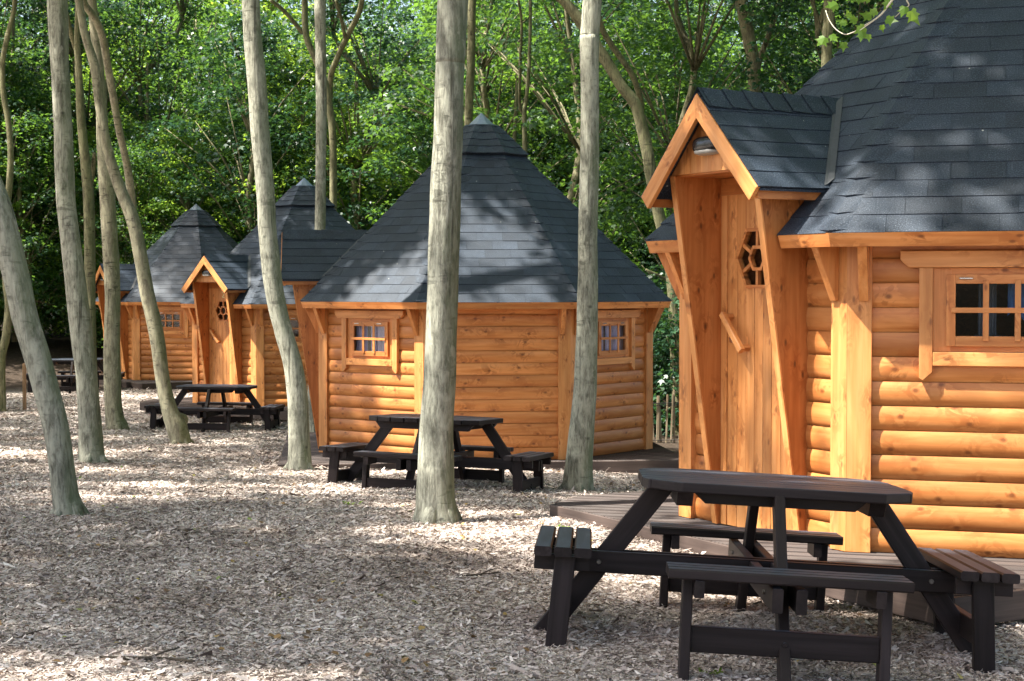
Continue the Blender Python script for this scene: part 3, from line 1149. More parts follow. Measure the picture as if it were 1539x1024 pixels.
# ------------------------------------------------------------------ picnic tables
def make_table():
    t = empty('picnic_table')
    z = Vector((0, 0, 1))
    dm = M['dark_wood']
    X0, X1, Y0, Y1 = -.585, .615, -.53, .575
    CX, CY = .17, .17
    tp = MB()
    ns = 8
    wq = (Y1 - Y0) / ns

    def lim(q):
        e = max(0, CY - (q - Y0), CY - (Y1 - q))
        return X0 + e * CX / CY, X1 - e * CX / CY
    for k in range(ns):
        q0, q1 = Y0 + k * wq + .0045, Y0 + (k + 1) * wq - .0045
        a, b = lim(q0), lim(q1)
        tp.ext([(a[0], q0), (a[1], q0), (b[1], q1), (b[0], q1)], (0, 0, .75 - .045 + rng.uniform(-.002, 0)), (1, 0, 0), (0, 1, 0), z, .044)
    tp.build('tabletop', dm, t, bevel=.006)
    for x in (-.40, .43):
        be = MB()
        be.ext([(-.47, .702), (.50, .702), (.45, .640), (-.42, .640)], (x - .035, 0, 0), (0, 1, 0), z, (1, 0, 0), .07)
        be.build('bearer', dm, t, bevel=.003)
    b2 = MB()
    for y in (-.40, .42):
        b2.ext([(-.36, .700), (.39, .700), (.34, .655), (-.31, .655)], (0, y - .02, 0), (1, 0, 0), z, (0, 1, 0), .045)
    b2.ext([(-.12, .700), (.12, .700), (.12, .63), (-.12, .63)], (0, -.05, 0), (1, 0, 0), z, (0, 1, 0), .1)
    b2.build('cross_bearer', dm, t, bevel=.003)
    for k in range(4):
        c, s = math.cos(k * PI / 2), math.sin(k * PI / 2)
        o = Vector((c, s, 0))
        w = Vector((-s, c, 0))
        ds, L, sw = .787, .97, .087
        st = MB()
        for j in range(3):
            r = ds + sw / 2 + j * sw
            st.beam(o * r - w * (L / 2) + z * (.435 - .021), o * r + w * (L / 2) + z * (.435 - .021), o, sw - .011, .042, .007)
        st.build('seat', dm, t)
        for sg in (-1, 1):
            lg = MB()
            e = w * (sg * (L / 2 - .085))
            lg.beam(o * .93 + e + z * -.03, o * .905 + e + z * .392, o, .092, .042, .004)
            lg.build('leg', dm, t)
            bl = MB()
            bl.beam(o * (ds + .012) + e * .9 + z * .358, o * (ds + .255) + e * .9 + z * .358, z, .068, .04, .003)
            bl.build('seat_bearer', dm, t)
        rl = MB()
        rl.beam(o * .925 - w * (L / 2 - .108) + z * .145, o * .925 + w * (L / 2 - .108) + z * .145, z, .105, .042, .004)
        rl.tube([o * .944 + z * .145, o * .951 + z * .145], [.011, .009], 8)
        rl.build('rail', dm, t)
        br = MB()
        br.beam(o * 1.005 + z * -.03, o * .475 + z * .70, o, .098, .045, .004)
        br.build('brace', dm, t)
    for k, dz in ((0, 0), (1, -.006)):
        o = Vector((1, 0, 0)) if k == 0 else Vector((0, 1, 0))
        w = Vector((0, 1, 0)) if k == 0 else Vector((-1, 0, 0))
        bm_ = MB()
        BOLTS = []
        for sg in (-1, 1):
            bm_.beam(o * -1.03 + w * (.048 * sg) + z * (.335 + dz), o * 1.03 + w * (.048 * sg) + z * (.335 + dz), z, .098, .044, .004)
            for e in (-.755, .755):
                bo = MB()
                BOLTS.append(bo)
                bo.tube([o * e + w * (.070 * sg) + z * (.335 + dz), o * e + w * (.079 * sg) + z * (.335 + dz)], [.012, .009], 8)
        bo_ = bm_.build('beam', dm, t)
        for bo in BOLTS:
            bo.build('bolt', M['bolt'], bo_)
    return t


def tilt(o, x, y, z0, yaw, tx, ty):
    c, s = math.cos(yaw), math.sin(yaw)
    ez = (Matrix.Rotation(yaw, 3, 'Z') @ Vector((-tx, -ty, 1))).normalized()
    ex = Vector((c, s, 0))
    ex = (ex - ez * ex.dot(ez)).normalized()
    ey = ez.cross(ex)
    m = Matrix((ex, ey, ez)).transposed().to_4x4()
    m.translation = (x, y, z0)
    o.matrix_world = m


tproto = make_table()
TABLES = [(TBL[0], TBL[1], 0.0, TYAW, TTX, TTY, 'dark brown picnic table with attached benches, nearest the camera in front of the porch cabin'),
          (-.735, 15.95, -.36, R(-15 + 90), -.05, .025, 'dark picnic table behind the thick pale trunk, beside the curtained cabin'),
          (-4.79, 26.6, -.675, R(-2), -.01, -.02, 'dark picnic table by the door numbered 2, behind a forked leaning trunk'),
          (-9.7, 36.6, -.665, R(8), 0, 0, 'dark picnic table farthest back in the shade beside a short stake')]
for i, (x, y, z0, yaw, tx, ty, lb) in enumerate(TABLES):
    o = tproto if i == 0 else copy_tree(tproto)
    tilt(o, x, y, z0, yaw, tx, ty)
    tag(o, lb, 'picnic table', 'picnic tables set out on the chips')


# ------------------------------------------------------------------ ground and chips
def build_ground():
    ys = np.concatenate([np.arange(-12, 2, 2), np.arange(2, 14, .16), np.arange(14, 32, .3), np.arange(32, 60, 1), np.arange(60, 141, 8)])
    xs = np.concatenate([np.arange(-70, -18, 6), np.arange(-18, -7, .5), np.arange(-7, 7, .16), np.arange(7, 16, .5), np.arange(16, 71, 6)])
    X, Y = np.meshgrid(xs, ys)
    Z = ground(X, Y)
    V = np.stack([X, Y, Z], -1).reshape(-1, 3)
    h, w = X.shape
    i = np.arange((h - 1) * w).reshape(h - 1, w)[:, :-1].ravel()
    F = np.stack([i, i + 1, i + w + 1, i + w], -1)
    me = np_mesh('ground', V, F)
    me.polygons.foreach_set('use_smooth', [True] * len(me.polygons))
    so = np.clip((Y - 36 + .5 * np.sin(X * 1.3) + np.clip(-X - 9, 0, 3)) / 3, 0, 1)
    so = np.maximum(so, np.clip((X - 1.0 + .3 * np.sin(Y * 2)) / .8, 0, 1) * np.clip((Y - 18) / 1.5, 0, 1))
    a = me.attributes.new('soil', 'FLOAT', 'POINT')
    a.data.foreach_set('value', so.astype(np.float32).ravel())
    o = obj('ground', me, M['ground'])
    tag(o, kind='structure')


build_ground()


def build_chips():
    bands = [(4.6, 7, 9000, .0152), (7, 9.5, 7800, .0155), (9.5, 13, 6000, .017), (13, 18, 3300, .0205), (18, 26, 1250, .029), (26, 38, 400, .041)]
    P, S = [], []
    for y0, y1, dens, size in bands:
        half = .33 * y1 + .9
        n = int(dens * (y1 - y0) * 2 * half)
        y = nr.uniform(y0, y1, n)
        x = nr.uniform(-half, half, n)
        k = (np.abs(x) < .33 * y + .9) & (x < np.where(y > 18.5, 1.1 + .12 * np.sin(y * 3), 9)) & (y + np.clip(-x - 9, 0, 3) < 37)
        P.append(np.stack([x[k], y[k]], -1))
        S.append(np.full(k.sum(), size))
    P = np.concatenate(P)
    S = np.concatenate(S)
    n = len(P)
    # clumps: heaps where chips lie higher
    L = S * np.exp(nr.normal(0, .5, n))
    W = np.minimum(L * nr.uniform(.16, .46, n), .008 + S * .3)
    th = nr.uniform(0, PI, n)
    th = np.where(nr.random(n) < .35, th * .35 - .3, th)
    pit, rol = nr.normal(0, .26, n), nr.normal(0, .40, n)
    a = np.stack([np.cos(th) * np.cos(pit), np.sin(th) * np.cos(pit), np.sin(pit)], -1)
    b0 = np.stack([-np.sin(th), np.cos(th), np.zeros(n)], -1)
    c0 = np.cross(a, b0)
    b = b0 * np.cos(rol)[:, None] + c0 * np.sin(rol)[:, None]
    z = ground(P[:, 0], P[:, 1]) + np.abs(np.sin(pit)) * L * .35 + np.abs(np.sin(rol)) * W * .35 + nr.uniform(.0, .010, n)
    C = np.concatenate([P, z[:, None]], 1)
    nv = np.cross(a, b)
    cor = []
    for sx, sy in ((-1, -1), (1, -1), (1, 1), (-1, 1)):
        jx, jy = nr.uniform(.6, 1.1, n), nr.uniform(.55, 1.1, n)
        cor.append(C + a * (sx * L * .5 * jx)[:, None] + b * (sy * W * .5 * jy)[:, None] + nv * (nr.normal(0, .08, n) * L)[:, None])
    V = np.stack(cor, 1).reshape(-1, 3)
    F = np.arange(4 * n).reshape(n, 4)
    o = obj('wood_chips', np_mesh('wood_chips', V, F), M['chip'])
    tag(o, 'pale and brown wood chips spread over the whole clearing floor', 'wood chips', kind='stuff')
    return n


NCHIP = build_chips()


def build_dead_leaves():
    n = 2600
    y = nr.uniform(5, 30, n) ** 1.0
    x = nr.uniform(-1, 1, n) * (.33 * y + .8)
    k = (x < np.where(y > 17, 1.5, 9))
    x, y = x[k], y[k]
    n = len(x)
    th = nr.uniform(0, 2 * PI, n)
    a = np.stack([np.cos(th), np.sin(th), nr.normal(.1, .25, n)], -1)
    b = np.stack([-np.sin(th), np.cos(th), nr.normal(0, .3, n)], -1)
    c = np.stack([x, y, ground(x, y) + .014], -1)
    s_ = nr.uniform(.016, .042, n)
    V = np.stack([c + (a * (v - .5) + b * u) * s_[:, None] + np.array([0, 0, 1.0]) * (abs(u) * .35 * s_)[:, None] for u, v in [(0, 0), (-.35, .25), (-.4, .6), (0, 1), (.4, .6), (.35, .25)]], 1).reshape(-1, 3)
    m, nt, bs = new_mat('dead_leaf')
    ge = N(nt, 'ShaderNodeNewGeometry')
    nt.links.new(ramp(nt, [(0, (.05, .03, .018)), (.4, (.15, .08, .035)), (.7, (.27, .16, .06)), (.9, (.32, .26, .07)), (1, (.16, .22, .05))], ge.outputs['Random Per Island']).outputs[0], bs.inputs['Base Color'])
    bs.inputs['Roughness'].default_value = .7
    o = obj('dead_leaves', np_mesh('dead_leaves', V, np.arange(6 * n).reshape(n, 6)), m)
    tag(o, 'scattered brown and yellow dead leaves among the chips', 'dead leaves', kind='stuff')


build_dead_leaves()


# ------------------------------------------------------------------ leaves
LEAF = np.array([(0, 0), (-.30, .12), (-.52, .50), (-.20, .46), (0, 1.0), (.20, .46), (.52, .50), (.30, .12)])


def leaves_mesh(name, clumps, per, size, flat=.35, thick=.16, seed=0, dirs=None):
    """clumps: (n,4) centre and radius; leaves hang in flattened sprays"""
    g = np.random.default_rng(seed)
    C = np.repeat(np.asarray(clumps, float), per, 0)
    n = len(C)
    th = g.uniform(0, 2 * PI, n)
    rr = np.sqrt(g.uniform(0.02, 1, n))
    nc = len(clumps)
    tl = np.repeat(g.normal(0, .28, (nc, 2)), per, 0)
    off = np.stack([np.cos(th) * rr, np.sin(th) * rr], -1) * C[:, 3:4]
    dz = (off * tl).sum(1) + g.normal(0, thick, n) * C[:, 3] - .25 * rr ** 2 * C[:, 3]
    pos = np.stack([C[:, 0] + off[:, 0], C[:, 1] + off[:, 1], C[:, 2] + dz], -1)
    yaw = th + g.normal(0, .9, n)
    pit = g.normal(-.30, flat, n)
    rol = g.normal(0, flat, n)
    a = np.stack([np.cos(yaw) * np.cos(pit), np.sin(yaw) * np.cos(pit), np.sin(pit)], -1)
    b0 = np.stack([-np.sin(yaw), np.cos(yaw), np.zeros(n)], -1)
    c0 = np.cross(a, b0)
    b = b0 * np.cos(rol)[:, None] + c0 * np.sin(rol)[:, None]
    c = np.cross(a, b)
    s = size * np.exp(g.normal(0, .22, n))
    V = np.zeros((n, 8, 3))
    for k, (x, y) in enumerate(LEAF):
        droop = -.22 * y * y - .12 * abs(x)
        V[:, k] = pos + (a * y + b * x + c * droop) * s[:, None]
    F = np.arange(8 * n).reshape(n, 8)
    return np_mesh(name, V.reshape(-1, 3), F)


def smooth_path(pts, rad, sub=5):
    P = [Vector(p) for p in pts]
    out, ro = [], []
    for i in range(len(P) - 1):
        p0, p1, p2, p3 = P[max(i - 1, 0)], P[i], P[i + 1], P[min(i + 2, len(P) - 1)]
        for k in range(sub):
            t = k / sub
            out.append(.5 * ((2 * p1) + (p2 - p0) * t + (2 * p0 - 5 * p1 + 4 * p2 - p3) * t * t + (3 * p1 - p0 - 3 * p2 + p3) * t ** 3))
            ro.append(rad[i] + (rad[i + 1] - rad[i]) * t)
    out.append(P[-1])
    ro.append(rad[-1])
    return out, ro


SUN = Vector((math.cos(R(59.5)) * math.cos(R(195)), math.cos(R(59.5)) * math.sin(R(195)), math.sin(R(59.5))))
# places on which the sun falls through holes in the canopy: point, radius of the hole
GAPS = [((1.85, 9.3, .75), .45), ((2.2, 9.2, .7), .45), ((2.55, 9.1, .7), .45), ((2.9, 9.0, .7), .4), ((2.0, 9.2, .35), .35), ((2.7, 9.05, .3), .35), ((1.2, 10.1, .5), .32), ((.85, 10.9, .5), .38),
        ((-1.7, 18.6, .3), .55), ((-1.1, 18.5, .2), .45), ((-.5, 18.4, .2), .35),
        ((-1.6, 19.1, 1.7), .48), ((-1.3, 18.8, 1.65), .42), ((-.35, 19.65, 2.72), .34), ((-.1, 19.45, 2.45), .32), ((-.5, 19.0, 2.05), .36), ((-.25, 18.93, 1.93), .2), ((.3, 18.8, 1.75), .22), ((1.15, 19.37, 1.68), .2), ((1.95, 9.2, 2.0), .16), ((2.9, 10.2, 3.4), .14),
        ((-4.6, 29.2, .4), .5), ((-3.4, 29.2, 0.2), .45), ((-4.2, 29.0, 1.4), .2), ((-2.5, 29.6, 1.7), .2), ((-6.8, 38.0, .3), .25), ((-7.6, 38, .4), .2),
        ((-.2, 10.9, 0), .4), ((.9, 9.2, .1), .4), ((-.6, 12.6, -.1), .35), ((1.2, 14.5, -.3), .5), ((2.4, 8.0, .1), .3),
        ((-2.4, 12.8, 0), .3), ((-1.6, 14.2, -.2), .4), ((-3.2, 14.0, -.1), .3), ((-3.9, 15.5, -.1), .35), ((-2.0, 15.6, -.3), .3), ((-4.6, 17.4, -.2), .4), ((-3.0, 17.0, -.3), .3), ((-5.6, 20.5, -.3), .5),
        ((-6.5, 21.0, -.3), .5), ((-1.4, 5.75, .1), .22), ((-1.0, 5.65, .1), .2), ((-1.75, 5.8, .1), .2), ((-.3, 5.6, .1), .15), ((-4.1, 23.2, -.6), .4)]
for k_ in range(7):
    GAPS += [((-13.4 + k_ * 1.1, 41.2, 1.2), .75), ((-12.9 + k_ * 1.1, 41.4, 3.0), .75)]
for (x_, y_, z0_, z1_) in ((-.62, 11.9, .2, 3.4), (-2.5, 17.3, .5, 5.0), (-4.0, 15.0, .3, 4.2), (-3.5, 12.6, .3, 2.4), (.62, 15.4, .0, 2.6)):
    zz = z0_
    while zz < z1_:
        GAPS.append(((x_ - .1, y_, zz), .16 + .14 * abs(math.sin(zz * 2.3 + x_))))
        zz += .42
GP = np.array([g[0] for g in GAPS])
GR = np.array([g[1] for g in GAPS])
SV = np.array(SUN)


def lit_hole(c, r):
    """does a leaf spray at c stand in the sun of one of the gaps"""
    d = np.asarray(c) - GP
    t = d @ SV
    q = d - t[:, None] * SV
    return bool(np.any((np.linalg.norm(q, axis=1) < GR + r * .45) & (t > 0)))


def in_view(c, r):
    """does a spray reach into the top of the picture"""
    x, y, z = c
    if y < .5:
        return False
    lim = HC + (435 + 15) / FPX * y + r * .6
    return z < lim and abs(x) < .34 * y + r


TREE_N = [0]
CANOPY = []


def px_tree(name, label, track, Y=None, mat='bark', group=None, sides=20, limbs=(), top=11.0, crown=None, cat='tree', ext_dir=None, flare=True):
    """track: (x centre, y, width) down the photograph; stands where its foot meets the ground"""
    TREE_N[0] += 1
    seed = TREE_N[0] * 1.7
    bx, by, bw = track[-1]
    if Y is None:
        base = on_ground(bx, by)
        Y = base.y
    else:
        base = at(bx, by, Y)
    t = empty(name, base)
    pts = [at(x, y, Y) for x, y, w in track]
    rad = [w / 2 / FPX * Y for x, y, w in track]
    # carry the stem on above the picture
    d = (pts[0] - pts[1]).normalized() if ext_dir is None else Vector(ext_dir).normalized()
    hgt = (top if crown else 9.5) - pts[0].z
    if hgt > 0:
        d2 = (d + Vector((0, 0, .8))).normalized()
        pts = [pts[0] + d * hgt * .5 + d2 * hgt * .55, pts[0] + d * hgt * .5] + pts
        rad = [rad[0] * .4, rad[0] * .75] + rad
    if flare:
        pts.append(Vector((pts[-1].x, pts[-1].y, min(pts[-1].z, gz(base.x, base.y)) - .18)))
        rad.append(rad[-1] * 1.15)
    pp, rr = smooth_path([p - base for p in pts], rad, 6)
    mb = MB()
    mb.tube(pp, rr, sides, True, .05, seed)
    topp = pts[0] - base
    if flare:
        r0 = bw / 2 / FPX * Y
        for k in range(5):
            a = k * 2 * PI / 5 + seed
            d_ = Vector((math.cos(a), math.sin(a), 0))
            ln = r0 * (1.3 + .3 * math.sin(seed * 3 + k * 2))
            zr = lambda q: gz(base.x + d_.x * q, base.y + d_.y * q) - base.z
            rp, rq = smooth_path([Vector((0, 0, r0 * 1.1)), d_ * r0 * .55 + Vector((0, 0, r0 * .5)), d_ * ln * .85 + Vector((0, 0, zr(ln * .85) - .03)), d_ * ln * 1.15 + Vector((0, 0, zr(ln * 1.15) - .09))], [r0 * .45, r0 * .40, r0 * .26, r0 * .1], 5)
            mb.tube(rp, rq, 10, True, .05, seed + k)
    for lt in limbs:
        lp = [at(x, y, Y + (k * .25 if len(lt) > 2 else 0)) - base for k, (x, y, w) in enumerate(lt)]
        lr = [w / 2 / FPX * Y for x, y, w in lt]
        lp, lr = smooth_path(lp, lr, 5)
        mb.tube(lp, lr, 12, True, .04, seed + 3)
    if crown:
        CANOPY.append([t, base, topp, mb, M[mat], []])
        tag(t, label, cat, group)
        return t
    tr = obj('trunk', mb.mesh('trunk', True), M[mat], t)
    tag(t, label, cat, group)
    return t


G1 = 'slender pale trunks in the clearing'
CR = (3.6, 7.2, 10.6, 78)
px_tree('tree', 'strongly leaning pale trunk nearest the photo\'s edge', [(-75, 130, 38), (-40, 225, 39), (-16, 280, 40), (3, 330, 40), (25, 416, 40), (38, 475, 40), (57, 540, 39), (72, 595, 38), (83, 640, 37), (92, 700, 37), (98, 745, 40), (104, 775, 49)], group=G1, crown=CR)
px_tree('tree', 'straight thick pale trunk between the leaning trunk and the thinner dark stems', [(86, 0, 30), (90, 100, 27), (95, 200, 28), (99, 300, 28), (111, 400, 31), (122, 500, 32), (129, 560, 32), (135, 640, 35), (137, 675, 37), (138, 695, 42)], group=G1, crown=CR)
px_tree('tree', 'grey fissured trunk in front of the farthest cabin\'s porch', [(138, 0, 14), (150, 120, 15), (154, 200, 18), (159, 255, 23), (164, 340, 24), (169, 440, 23), (168, 520, 25), (170, 600, 25), (173, 630, 29), (176, 646, 34)], group=G1, crown=(3, 7.5, 11, 60), mat='bark_green')
px_tree('tree', 'leaning trunk that forks in two, with a knobbly foot in front of a picnic table',
        [(118, 0, 12), (127, 50, 12), (142, 100, 14), (149, 150, 14), (157, 200, 15), (166, 240, 16), (183, 290, 17), (199, 330, 20), (210, 380, 21), (221, 440, 21), (235, 500, 22), (246, 580, 22), (256, 620, 25), (266, 645, 31), (272, 668, 30)],
        group=G1, mat='bark_green', crown=(3, 7.0, 10.5, 66),
        limbs=[[(120, -12, 11), (128, 8, 11), (144, 30, 12), (155, 60, 12), (162, 100, 12), (171, 150, 12), (179, 195, 12), (187, 230, 12), (193, 260, 13), (198, 300, 14), (200, 330, 12)], [(268, 624, 8), (276, 630, 14), (271, 640, 16)]])
px_tree('tree', 'smooth pale trunk that bends at its middle, in front of the cabin numbered 2', [(377, 0, 27), (380, 60, 28), (386, 120, 28), (391, 200, 28), (398, 280, 28), (402, 350, 27), (413, 440, 28), (427, 500, 28), (441, 550, 29), (447, 600, 30), (449, 660, 32), (450, 706, 38)], group=G1, crown=CR)
px_tree('tree', 'thin straight trunk rising behind the curtained cabin\'s porch', [(481, 0, 17), (483, 150, 16), (482, 250, 16), (481, 345, 16), (476, 460, 16), (470, 575, 15), (469, 636, 17)], Y=25.2, group=G1, crown=(2.5, 8.5, 11.5, 40))
px_tree('tree', 'thickest pale trunk with a small broken knot, standing before a picnic table', [(681, 0, 45), (677, 100, 44), (674, 200, 45), (669, 300, 46), (665, 430, 46), (661, 560, 50), (656, 650, 51), (655, 730, 56), (656, 765, 61), (657, 785, 70)], group=G1, crown=(3.8, 7, 10.5, 84))
px_tree('tree', 'grey trunk with a long bark scar, standing before the curtained cabin\'s corner', [(890, 0, 28), (886, 60, 29), (887, 150, 28), (886, 250, 28), (883, 340, 29), (883, 430, 31), (882, 520, 32), (879, 600, 36), (873, 660, 40), (870, 700, 42), (868, 737, 48)], group=G1, crown=CR)
G2 = 'thin stems among the trunks'
px_tree('tree', 'slim stem half hidden between the straight pale trunk and a fissured trunk', [(118, 0, 9), (116, 60, 9), (119, 120, 11), (122, 180, 13), (128, 240, 15), (133, 300, 16), (135, 380, 17), (136, 450, 15), (137, 530, 16), (138, 612, 18)], Y=27.5, group=G2, mat='bark_olive',
        limbs=[[(142, 230, 6), (139, 260, 8), (134, 285, 10)], [(100, 20, 7), (108, 55, 8), (118, 85, 8)]], crown=(2.5, 8.5, 12, 40))
px_tree('tree', 'crooked stem at the photo\'s very edge, behind the leaning trunk', [(24, -10, 7), (20, 20, 7), (10, 60, 8), (4, 95, 8), (5, 140, 9), (12, 180, 9), (16, 230, 9), (14, 280, 10), (8, 340, 10), (9, 420, 11), (13, 460, 12), (9, 505, 12), (1, 545, 14)], Y=30.5, group=G2, mat='bark_olive', crown=(2.5, 9.5, 12, 30))
px_tree('tree', 'curved leaning tree between the two nearest cabins', [(820, -20, 14), (846, 0, 15), (867, 25, 17), (886, 53, 17), (913, 95, 17), (934, 130, 17), (955, 158, 18), (966, 197, 18), (974, 232, 18), (979, 264, 18), (989, 316, 18), (1008, 400, 19), (1016, 500, 20), (1019, 600, 21), (1021, 690, 24)], Y=26.2, group=G2, mat='bark_olive',
        limbs=[[(893, -10, 8), (902, 35, 9), (916, 63, 9), (948, 109, 9), (960, 140, 10), (964, 165, 11)]], crown=(2.5, 9.0, 12, 40))
px_tree('tree', 'lit stem directly behind the thickest pale trunk', [(709, 0, 13), (708, 90, 12), (705, 150, 13), (704, 200, 13), (704, 400, 14), (704, 640, 16)], Y=31, crown=(3, 9, 13, 50), group=G2, mat='bark_olive')
px_tree('tree', 'thin forked sapling above the curtained cabin\'s roof', [(797, 0, 5), (797, 35, 5), (796, 70, 5), (795, 105, 6), (791, 150, 6), (788, 172, 7), (789, 228, 8), (790, 400, 9), (790, 640, 10)], Y=32.5, group=G2, mat='bark_olive', limbs=[[(779, 0, 4), (784, 35, 4), (782, 95, 5), (781, 155, 5), (788, 175, 5)]])
px_tree('tree', 'mossy tree with two spreading arms behind the thin straight trunk', [(458, -10, 9), (458, 0, 9), (460, 53, 10), (475, 91, 10), (488, 125, 11), (499, 190, 11), (501, 275, 11), (501, 420, 13), (501, 630, 15)], Y=34, crown=(3, 9, 13, 50), group=G2, mat='bark_olive',
        limbs=[[(545, -10, 8), (540, 18, 8), (523, 53, 9), (508, 85, 9), (497, 115, 9), (496, 150, 9)], [(505, 0, 5), (513, 30, 5), (519, 58, 6)], [(407, 0, 6), (430, 20, 6), (455, 50, 7)]])
px_tree('tree', 'dark trunk just above the nearest cabin\'s porch roof', [(1112, -10, 20), (1118, 20, 19), (1126, 60, 19), (1132, 95, 20), (1136, 200, 22), (1136, 640, 26)], Y=29, crown=(3, 9, 13, 50), group=G2, mat='bark_far', limbs=[[(1175, -5, 8), (1158, 45, 8), (1140, 95, 9), (1136, 125, 9)]])
px_tree('tree', 'brown trunk rising behind the slope of the nearest cabin\'s roof', [(1246, -10, 16), (1246, 20, 16), (1243, 60, 15), (1242, 110, 16), (1240, 300, 18), (1240, 640, 22)], Y=25, crown=(3, 9, 13, 50), group=G2, mat='bark_olive')

# ------------------------------------------------------------------ unseen trees added off to the sides to shade the clearing
SHADERS = [(-6.4, 6.2), (-8.6, 9.6), (-5.2, 2.4), (-9.2, 14.5), (-3.1, -1.2), (-10.6, 20.5), (-12.2, 27), (-8.0, -1.5), (-11.8, 6.5), (-12.8, 13), (4.2, 2.0), (-14.5, 20), (8.8, 16.5), (7.2, 8.0), (9.5, 1.0), (11.5, 24)]
for k, (x, y) in enumerate(SHADERS):
    zb = gz(x, y)
    t = empty('tree', (x, y, zb))
    g = random.Random(300 + k)
    mb = MB()
    pts, rad = smooth_path([(0, 0, -.2), (g.uniform(-.1, .1), 0, 2.5), (g.uniform(-.3, .3), .1, 5), (g.uniform(-.5, .5), 0, 8.5)], [.17, .14, .12, .05], 6)
    mb.tube(pts, rad, 14, True, .05, k)
    CANOPY.append([t, Vector((x, y, zb)), Vector((0, 0, 10)), mb, M['bark'], []])
    tag(t, 'unseen tree added beside the clearing to shade the ground', 'tree', 'unseen shade trees round the clearing')

cg = random.Random(42)


def spray(p, r):
    if lit_hole(p, r) or in_view(p, r):
        return
    best = min(CANOPY, key=lambda c: (c[1].x + c[2].x - p[0]) ** 2 + (c[1].y + c[2].y - p[1]) ** 2)
    best[5].append((*(Vector(p) - best[1]), r))


# unseen leaf sprays added wherever the photograph lies in shade: the sun's way up from the shaded place leads through them
SHADE = [((-4.5, 3.5), (4.0, 10.0), (0, .1), 470), ((-6.5, 2.5), (10.0, 18.0), (-.3, 0), 700), ((-9, 0), (18, 30), (-.6, -.3), 520), ((.8, 5.8), (8.8, 13.5), (2.2, 4.2), 300),
         ((-2.8, 2.4), (18.3, 22), (1.4, 3.8), 620), ((-6.5, -1), (28, 32), (1.2, 3.6), 190), ((-10.5, -5), (37, 41), (1.2, 3.6), 120), ((-14, -6), (26, 38), (-.5, 1), 150), ((-18, -4), (40, 46), (1, 9), 90), ((-4, 11), (34, 44), (1, 9), 90), ((2, 9), (25, 33), (1, 7), 80)]
for (x0, x1), (y0, y1), (z0, z1), n in SHADE:
    for k in range(n):
        p = Vector((cg.uniform(x0, x1), cg.uniform(y0, y1), cg.uniform(z0, z1)))
        zt = cg.uniform(8.6, 13.5) if y1 < 34 and x0 != -18 else cg.uniform(13, 18.5)
        q = p + SUN * ((zt - p.z) / SUN.z)
        spray(q, cg.uniform(.5, .9))
# unseen leaf sprays added over the right of the clearing to shut out the open sky
for k in range(1500):
    spray(Vector((cg.uniform(1.2, 13), cg.uniform(-3, 33), cg.uniform(9.5, 15))), cg.uniform(.5, .95))
for k in range(260):
    spray(Vector((cg.uniform(-9, 2), cg.uniform(24, 34), cg.uniform(12, 17))), cg.uniform(.5, .95))
for t, base, topp, mb, mat, cl in CANOPY:
    for c in cl[::11]:
        e = Vector(c[:3])
        s = topp + Vector((0, 0, -cg.uniform(.2, 2.2)))
        if (e - s).length < 6:
            mb.tube([s, (s + e) / 2 + Vector((0, 0, .3)), e], [.032, .02, .008], 6)
    obj('trunk', mb.mesh('trunk', True), mat, t)
    if cl:
        obj('crown', leaves_mesh('crown', cl, 60, .15, seed=len(cl) * 7 + int(abs(base.y) * 10), flat=.45), M['leaf'], t)


# ------------------------------------------------------------------ woodland behind
def crown_variant(k, H0, H1, rad, nc, per, size, lean=0):
    g = random.Random(50 + k)
    mb = MB()
    n = 7
    pts = [Vector((g.uniform(-.12, .12) * j + lean * j * .2, g.uniform(-.12, .12) * j, H1 * .93 * j / (n - 1) - (.3 if j == 0 else 0))) for j in range(n)]
    p2, r2 = smooth_path(pts, [.15 - .125 * j / (n - 1) for j in range(n)], 4)
    mb.tube(p2, r2, 10, True, .05, k)
    # a second stem on some
    if k in (1, 3):
        q = [pts[1], pts[1] + Vector((.5, .2, 1.6)), pts[1] + Vector((.9, .2, 3.6)), pts[1] + Vector((1.0, .3, 6.5))]
        a, b = smooth_path(q, [.08, .07, .055, .03], 4)
        mb.tube(a, b, 8, True, .05, k)
    cl = []
    for i in range(nc):
        f = g.random()
        zz = H0 + (H1 - H0) * f
        prof = rad * (math.sin(PI * min(1, .18 + f * .82)) ** .6)
        th = g.uniform(0, 2 * PI)
        q = prof * (g.random() ** .45)
        ax = pts[min(n - 1, int(zz / H1 * (n - 1)))]
        cl.append((ax.x + math.cos(th) * q, ax.y + math.sin(th) * q, zz, g.uniform(.4, .85)))
    for c in cl[::3]:
        e = Vector(c[:3])
        j = max(1, min(n - 2, int((e.z - .8) / H1 * (n - 1))))
        s = pts[j]
        mb.tube([s, (s + e) / 2 + Vector((0, 0, .15)), e], [.035, .022, .008], 5)
    return mb.mesh('trunk', True), leaves_mesh('crown', cl, per, size, seed=70 + k, flat=.42)


VAR = [crown_variant(0, 1.6, 11, 2.7, 125, 95, .108), crown_variant(1, 2.6, 12, 3.0, 135, 95, .108), crown_variant(2, .9, 9, 2.5, 125, 95, .10), crown_variant(3, 3.4, 12.5, 2.8, 125, 95, .115, .3),
       crown_variant(4, .3, 3.6, 1.7, 66, 95, .10), crown_variant(5, .2, 2.6, 1.5, 54, 95, .095)]
wg = random.Random(99)


